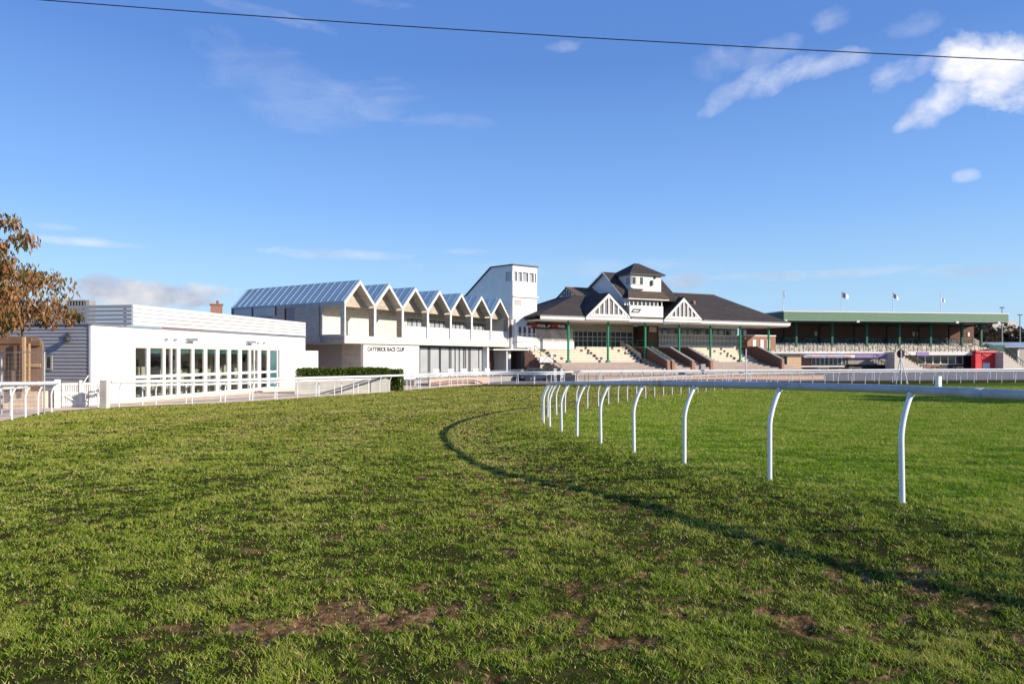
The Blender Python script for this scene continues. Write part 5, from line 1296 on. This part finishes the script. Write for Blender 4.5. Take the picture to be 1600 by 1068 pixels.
# ------------------------------------------------------------------ trees
def tree(name, label, x, y, z0, h, rad, lm, nleaf, leaf, seed, group=None, droop=.0, lean=(0, 0), nlimb=9, trunk_r=.18, zlow=.35, cat='tree', aspect=.45, offc=(0, 0)):
    rr = random.Random(seed); A = Thing(name, label, cat, x, y, z0, 0, group)
    tb = MB(); th_ = h*zlow
    tb.tube([(0, 0, z0-.1), (lean[0]*.3, lean[1]*.3, z0+th_), (lean[0]*.8+.1, lean[1]*.8, z0+h*.7), (lean[0], lean[1], z0+h*.93)], [trunk_r, trunk_r*.7, trunk_r*.35, .02], 8)
    A.part('trunk', tb, 'bark', smooth=True)
    lb = MB(); tips = []
    for k in range(nlimb*3):
        t_ = ip(k/(nlimb*3-1), zlow, .9); a_ = k*2.4+rr.random(); rr2 = rad*math.sqrt(max(.05, 1-((t_-(.5+zlow/2.5))/.62)**2))*(.7+.45*rr.random())
        b0_ = Vector((lean[0]*t_, lean[1]*t_, z0+h*t_*.9)); e_ = Vector((lean[0]*t_+rr2*math.cos(a_)+offc[0], lean[1]*t_+rr2*math.sin(a_)+offc[1], z0+h*t_+h*.07*rr.uniform(-.5, 1.3)-droop*rr2*.35))
        m_ = (b0_+e_)/2+Vector((0, 0, h*.05)); lb.tube([b0_, m_, e_], [trunk_r*.35*(1.1-t_)+.01, trunk_r*.18, .008], 5)
        for q in range(7):
            s_ = rr.uniform(.35, 1.08); p_ = b0_.lerp(e_, s_)+Vector((rr.gauss(0, 1), rr.gauss(0, 1), rr.gauss(0, .8)))*rad*.11
            tips.append((p_, rad*rr.uniform(.09, .17)))
            lb.tube([b0_.lerp(e_, s_*.85), p_], [.012, .004], 3)
    A.part('limb', lb, 'bark')
    tp = np.array([[p[0], p[1], p[2]] for p, _ in tips]); tr = np.array([r_ for _, r_ in tips])
    def fn(n):
        k = rng.integers(0, len(tp), n); v = rng.normal(size=(n, 3)); v /= np.linalg.norm(v, axis=1)[:, None]; return tp[k]+v*(rng.random((n, 1))**.5)*tr[k][:, None]*np.array([1, 1, .8])
    o = leafcloud(nleaf, fn, leaf, lm, 'crown', A.o, (0, 0, z0), droop, aspect)
    return A
tree('autumn_tree', 'tree with drooping orange and green autumn leaves at the left edge', -19.7, 21.8, g(22), 7.3, 4.0, 'leaf_autumn', 30000, .19, 4, droop=.66, zlow=.57, nlimb=13, aspect=.40)
# bare and evergreen trees beyond the right stand
specs = [(1540, 130, 9.0, 3.6, 'leaf_brown', 'brown bare-looking tree seen through the open end of the right stand'), (1520, 138, 8.5, 3.2, 'leaf_brown', 'reddish brown tree leftmost behind the end of the right stand'),
         (1561, 150, 8.0, 3.5, 'leaf_brown', 'russet tree directly behind the tall lamp at the end of the green roof'), (1583, 140, 7.8, 2.6, 'leaf_dark', 'dark evergreen between the two street lamps'),
         (1603, 135, 8.2, 3.2, 'leaf_brown', 'brown tree at the right edge of the picture'), (1626, 150, 9.0, 3.6, 'leaf_dark', 'dark tree past the right edge beside the brown one'),
         (1664, 150, 9.0, 3.6, 'leaf_brown', 'brown tree beyond the right edge of the picture')]
for i, (px, d, h, r_, lm, lab) in enumerate(specs):
    tree('far_tree', lab, (px-HX)/F*d, d, g(d), h, r_, lm, 3600, .42, 20+i, 'trees beyond the right stand', nlimb=7, zlow=.15, aspect=.6)
# gabled house behind the trees
x = (1563-HX)/F*175; A = Thing('far_house', 'pale stone gabled house among the trees behind the right street lamp', 'house', x, 175, g(175), .35)
A.part('wall', MB().box(-5, 5, -4, 4, g(175), 5.2), 'stone_pale'); A.part('gable_wall', MB().prism([(-4, 5.2), (4, 5.2), (0, 9.2)], 'x', -5, -4.7), 'stone_pale')
A.part('roof', MB().slab([(-5.2, -4.3, 5.0), (5.2, -4.3, 5.0), (5.2, 0, 9.4), (-5.2, 0, 9.4)], .2).slab([(-5.2, 0, 9.4), (5.2, 0, 9.4), (5.2, 4.3, 5.0), (-5.2, 4.3, 5.0)], .2), 'stone_pale')
A.part('chimney', MB().box(-4.9, -3.9, -.5, .5, 8.5, 10.6), 'brick')
for q in (-2.5, 1.5): A.part('window', MB().box(q, q+1.2, -4.05, -4.002, 2, 3.6), 'glass')
# blue-roofed shed at the far right
x = (1592-HX)/F*112; A = Thing('grey_shed', 'low grey shed with white corner post at the far right edge', 'shed', x, 112, g(112), .1)
A.part('wall', MB().box(0, 9, 0, 5, g(112), 1.6), 'stone_pale'); A.part('roof', MB().prism([(-.3, 1.6), (-.3, 1.75), (5.3, 2.6), (5.3, 2.45)], 'x', -3, 9.2), 'car_silver'); A.part('corner_post', MB().box(-.25, -.01, -.1, .1, g(112), 1.2), 'white_paint')
# trees outside the right edge whose shade falls across the infield
for i, (x, y, h, r_) in enumerate(((46, 31.0, 12.5, 3.6), (53, 29, 12, 3.6))):
    tree('shade_tree', ['large leafy tree just outside the right edge of the infield', 'large leafy tree farther outside the right edge of the infield'][i], x, y, g(y), h, r_, 'leaf_green', 9000, .5, 50+i, 'trees outside the picture', nlimb=9, zlow=.2, aspect=.7)

# overhead cable ----------------------------------------------------------------
pts = [(-300, -35), (0, -5), (300, 18), (600, 39), (900, 58), (1200, 75), (1500, 90), (1800, 103), (2100, 114)]
c_ = MB(); c_.tube([Vector(W(px, py, 26)) for px, py in pts], .019, 6)
o = c_.build('overhead_cable', 'cable'); tag(o, 'thin dark overhead cable crossing the sky above the racecourse', 'cable')

# fallen leaves on the turf -------------------------------------------------------
rr = random.Random(9)
for i, (px, py, lab) in enumerate(((134, 748, 'tiny yellow fallen leaf on the turf, upper left'), (66, 673, 'small tan fallen leaf on turf below the left rail'), (270, 688, 'small yellow leaf on the turf left of centre'), (305, 838, 'reddish fallen leaf on the grass at the left foreground'))):
    if i == 0: px, py = 67, 674
    if i == 1: px, py = 113, 700
    x, y = fp(px, py); z = g(y)+.05
    o = MB().add([(0, 0, 0), (.05, .02, .015), (.11, 0, .01), (.05, -.03, .02), (.05, 0, .03)], [(0, 1, 4), (1, 2, 4), (2, 3, 4), (3, 0, 4)]).build('fallen_leaf', 'wood_light' if i < 3 else 'brick')
    o.location = (x, y, z); o['label'] = ['tiny yellow fallen leaf on turf below the picket gate', 'yellow fallen leaf on the turf a little nearer than the gate', 'small yellow leaf on the turf below the clubhouse doors', 'reddish fallen leaf on the grass at the left foreground'][i]; o['category'] = 'leaf'; o['group'] = 'fallen leaves on the turf'
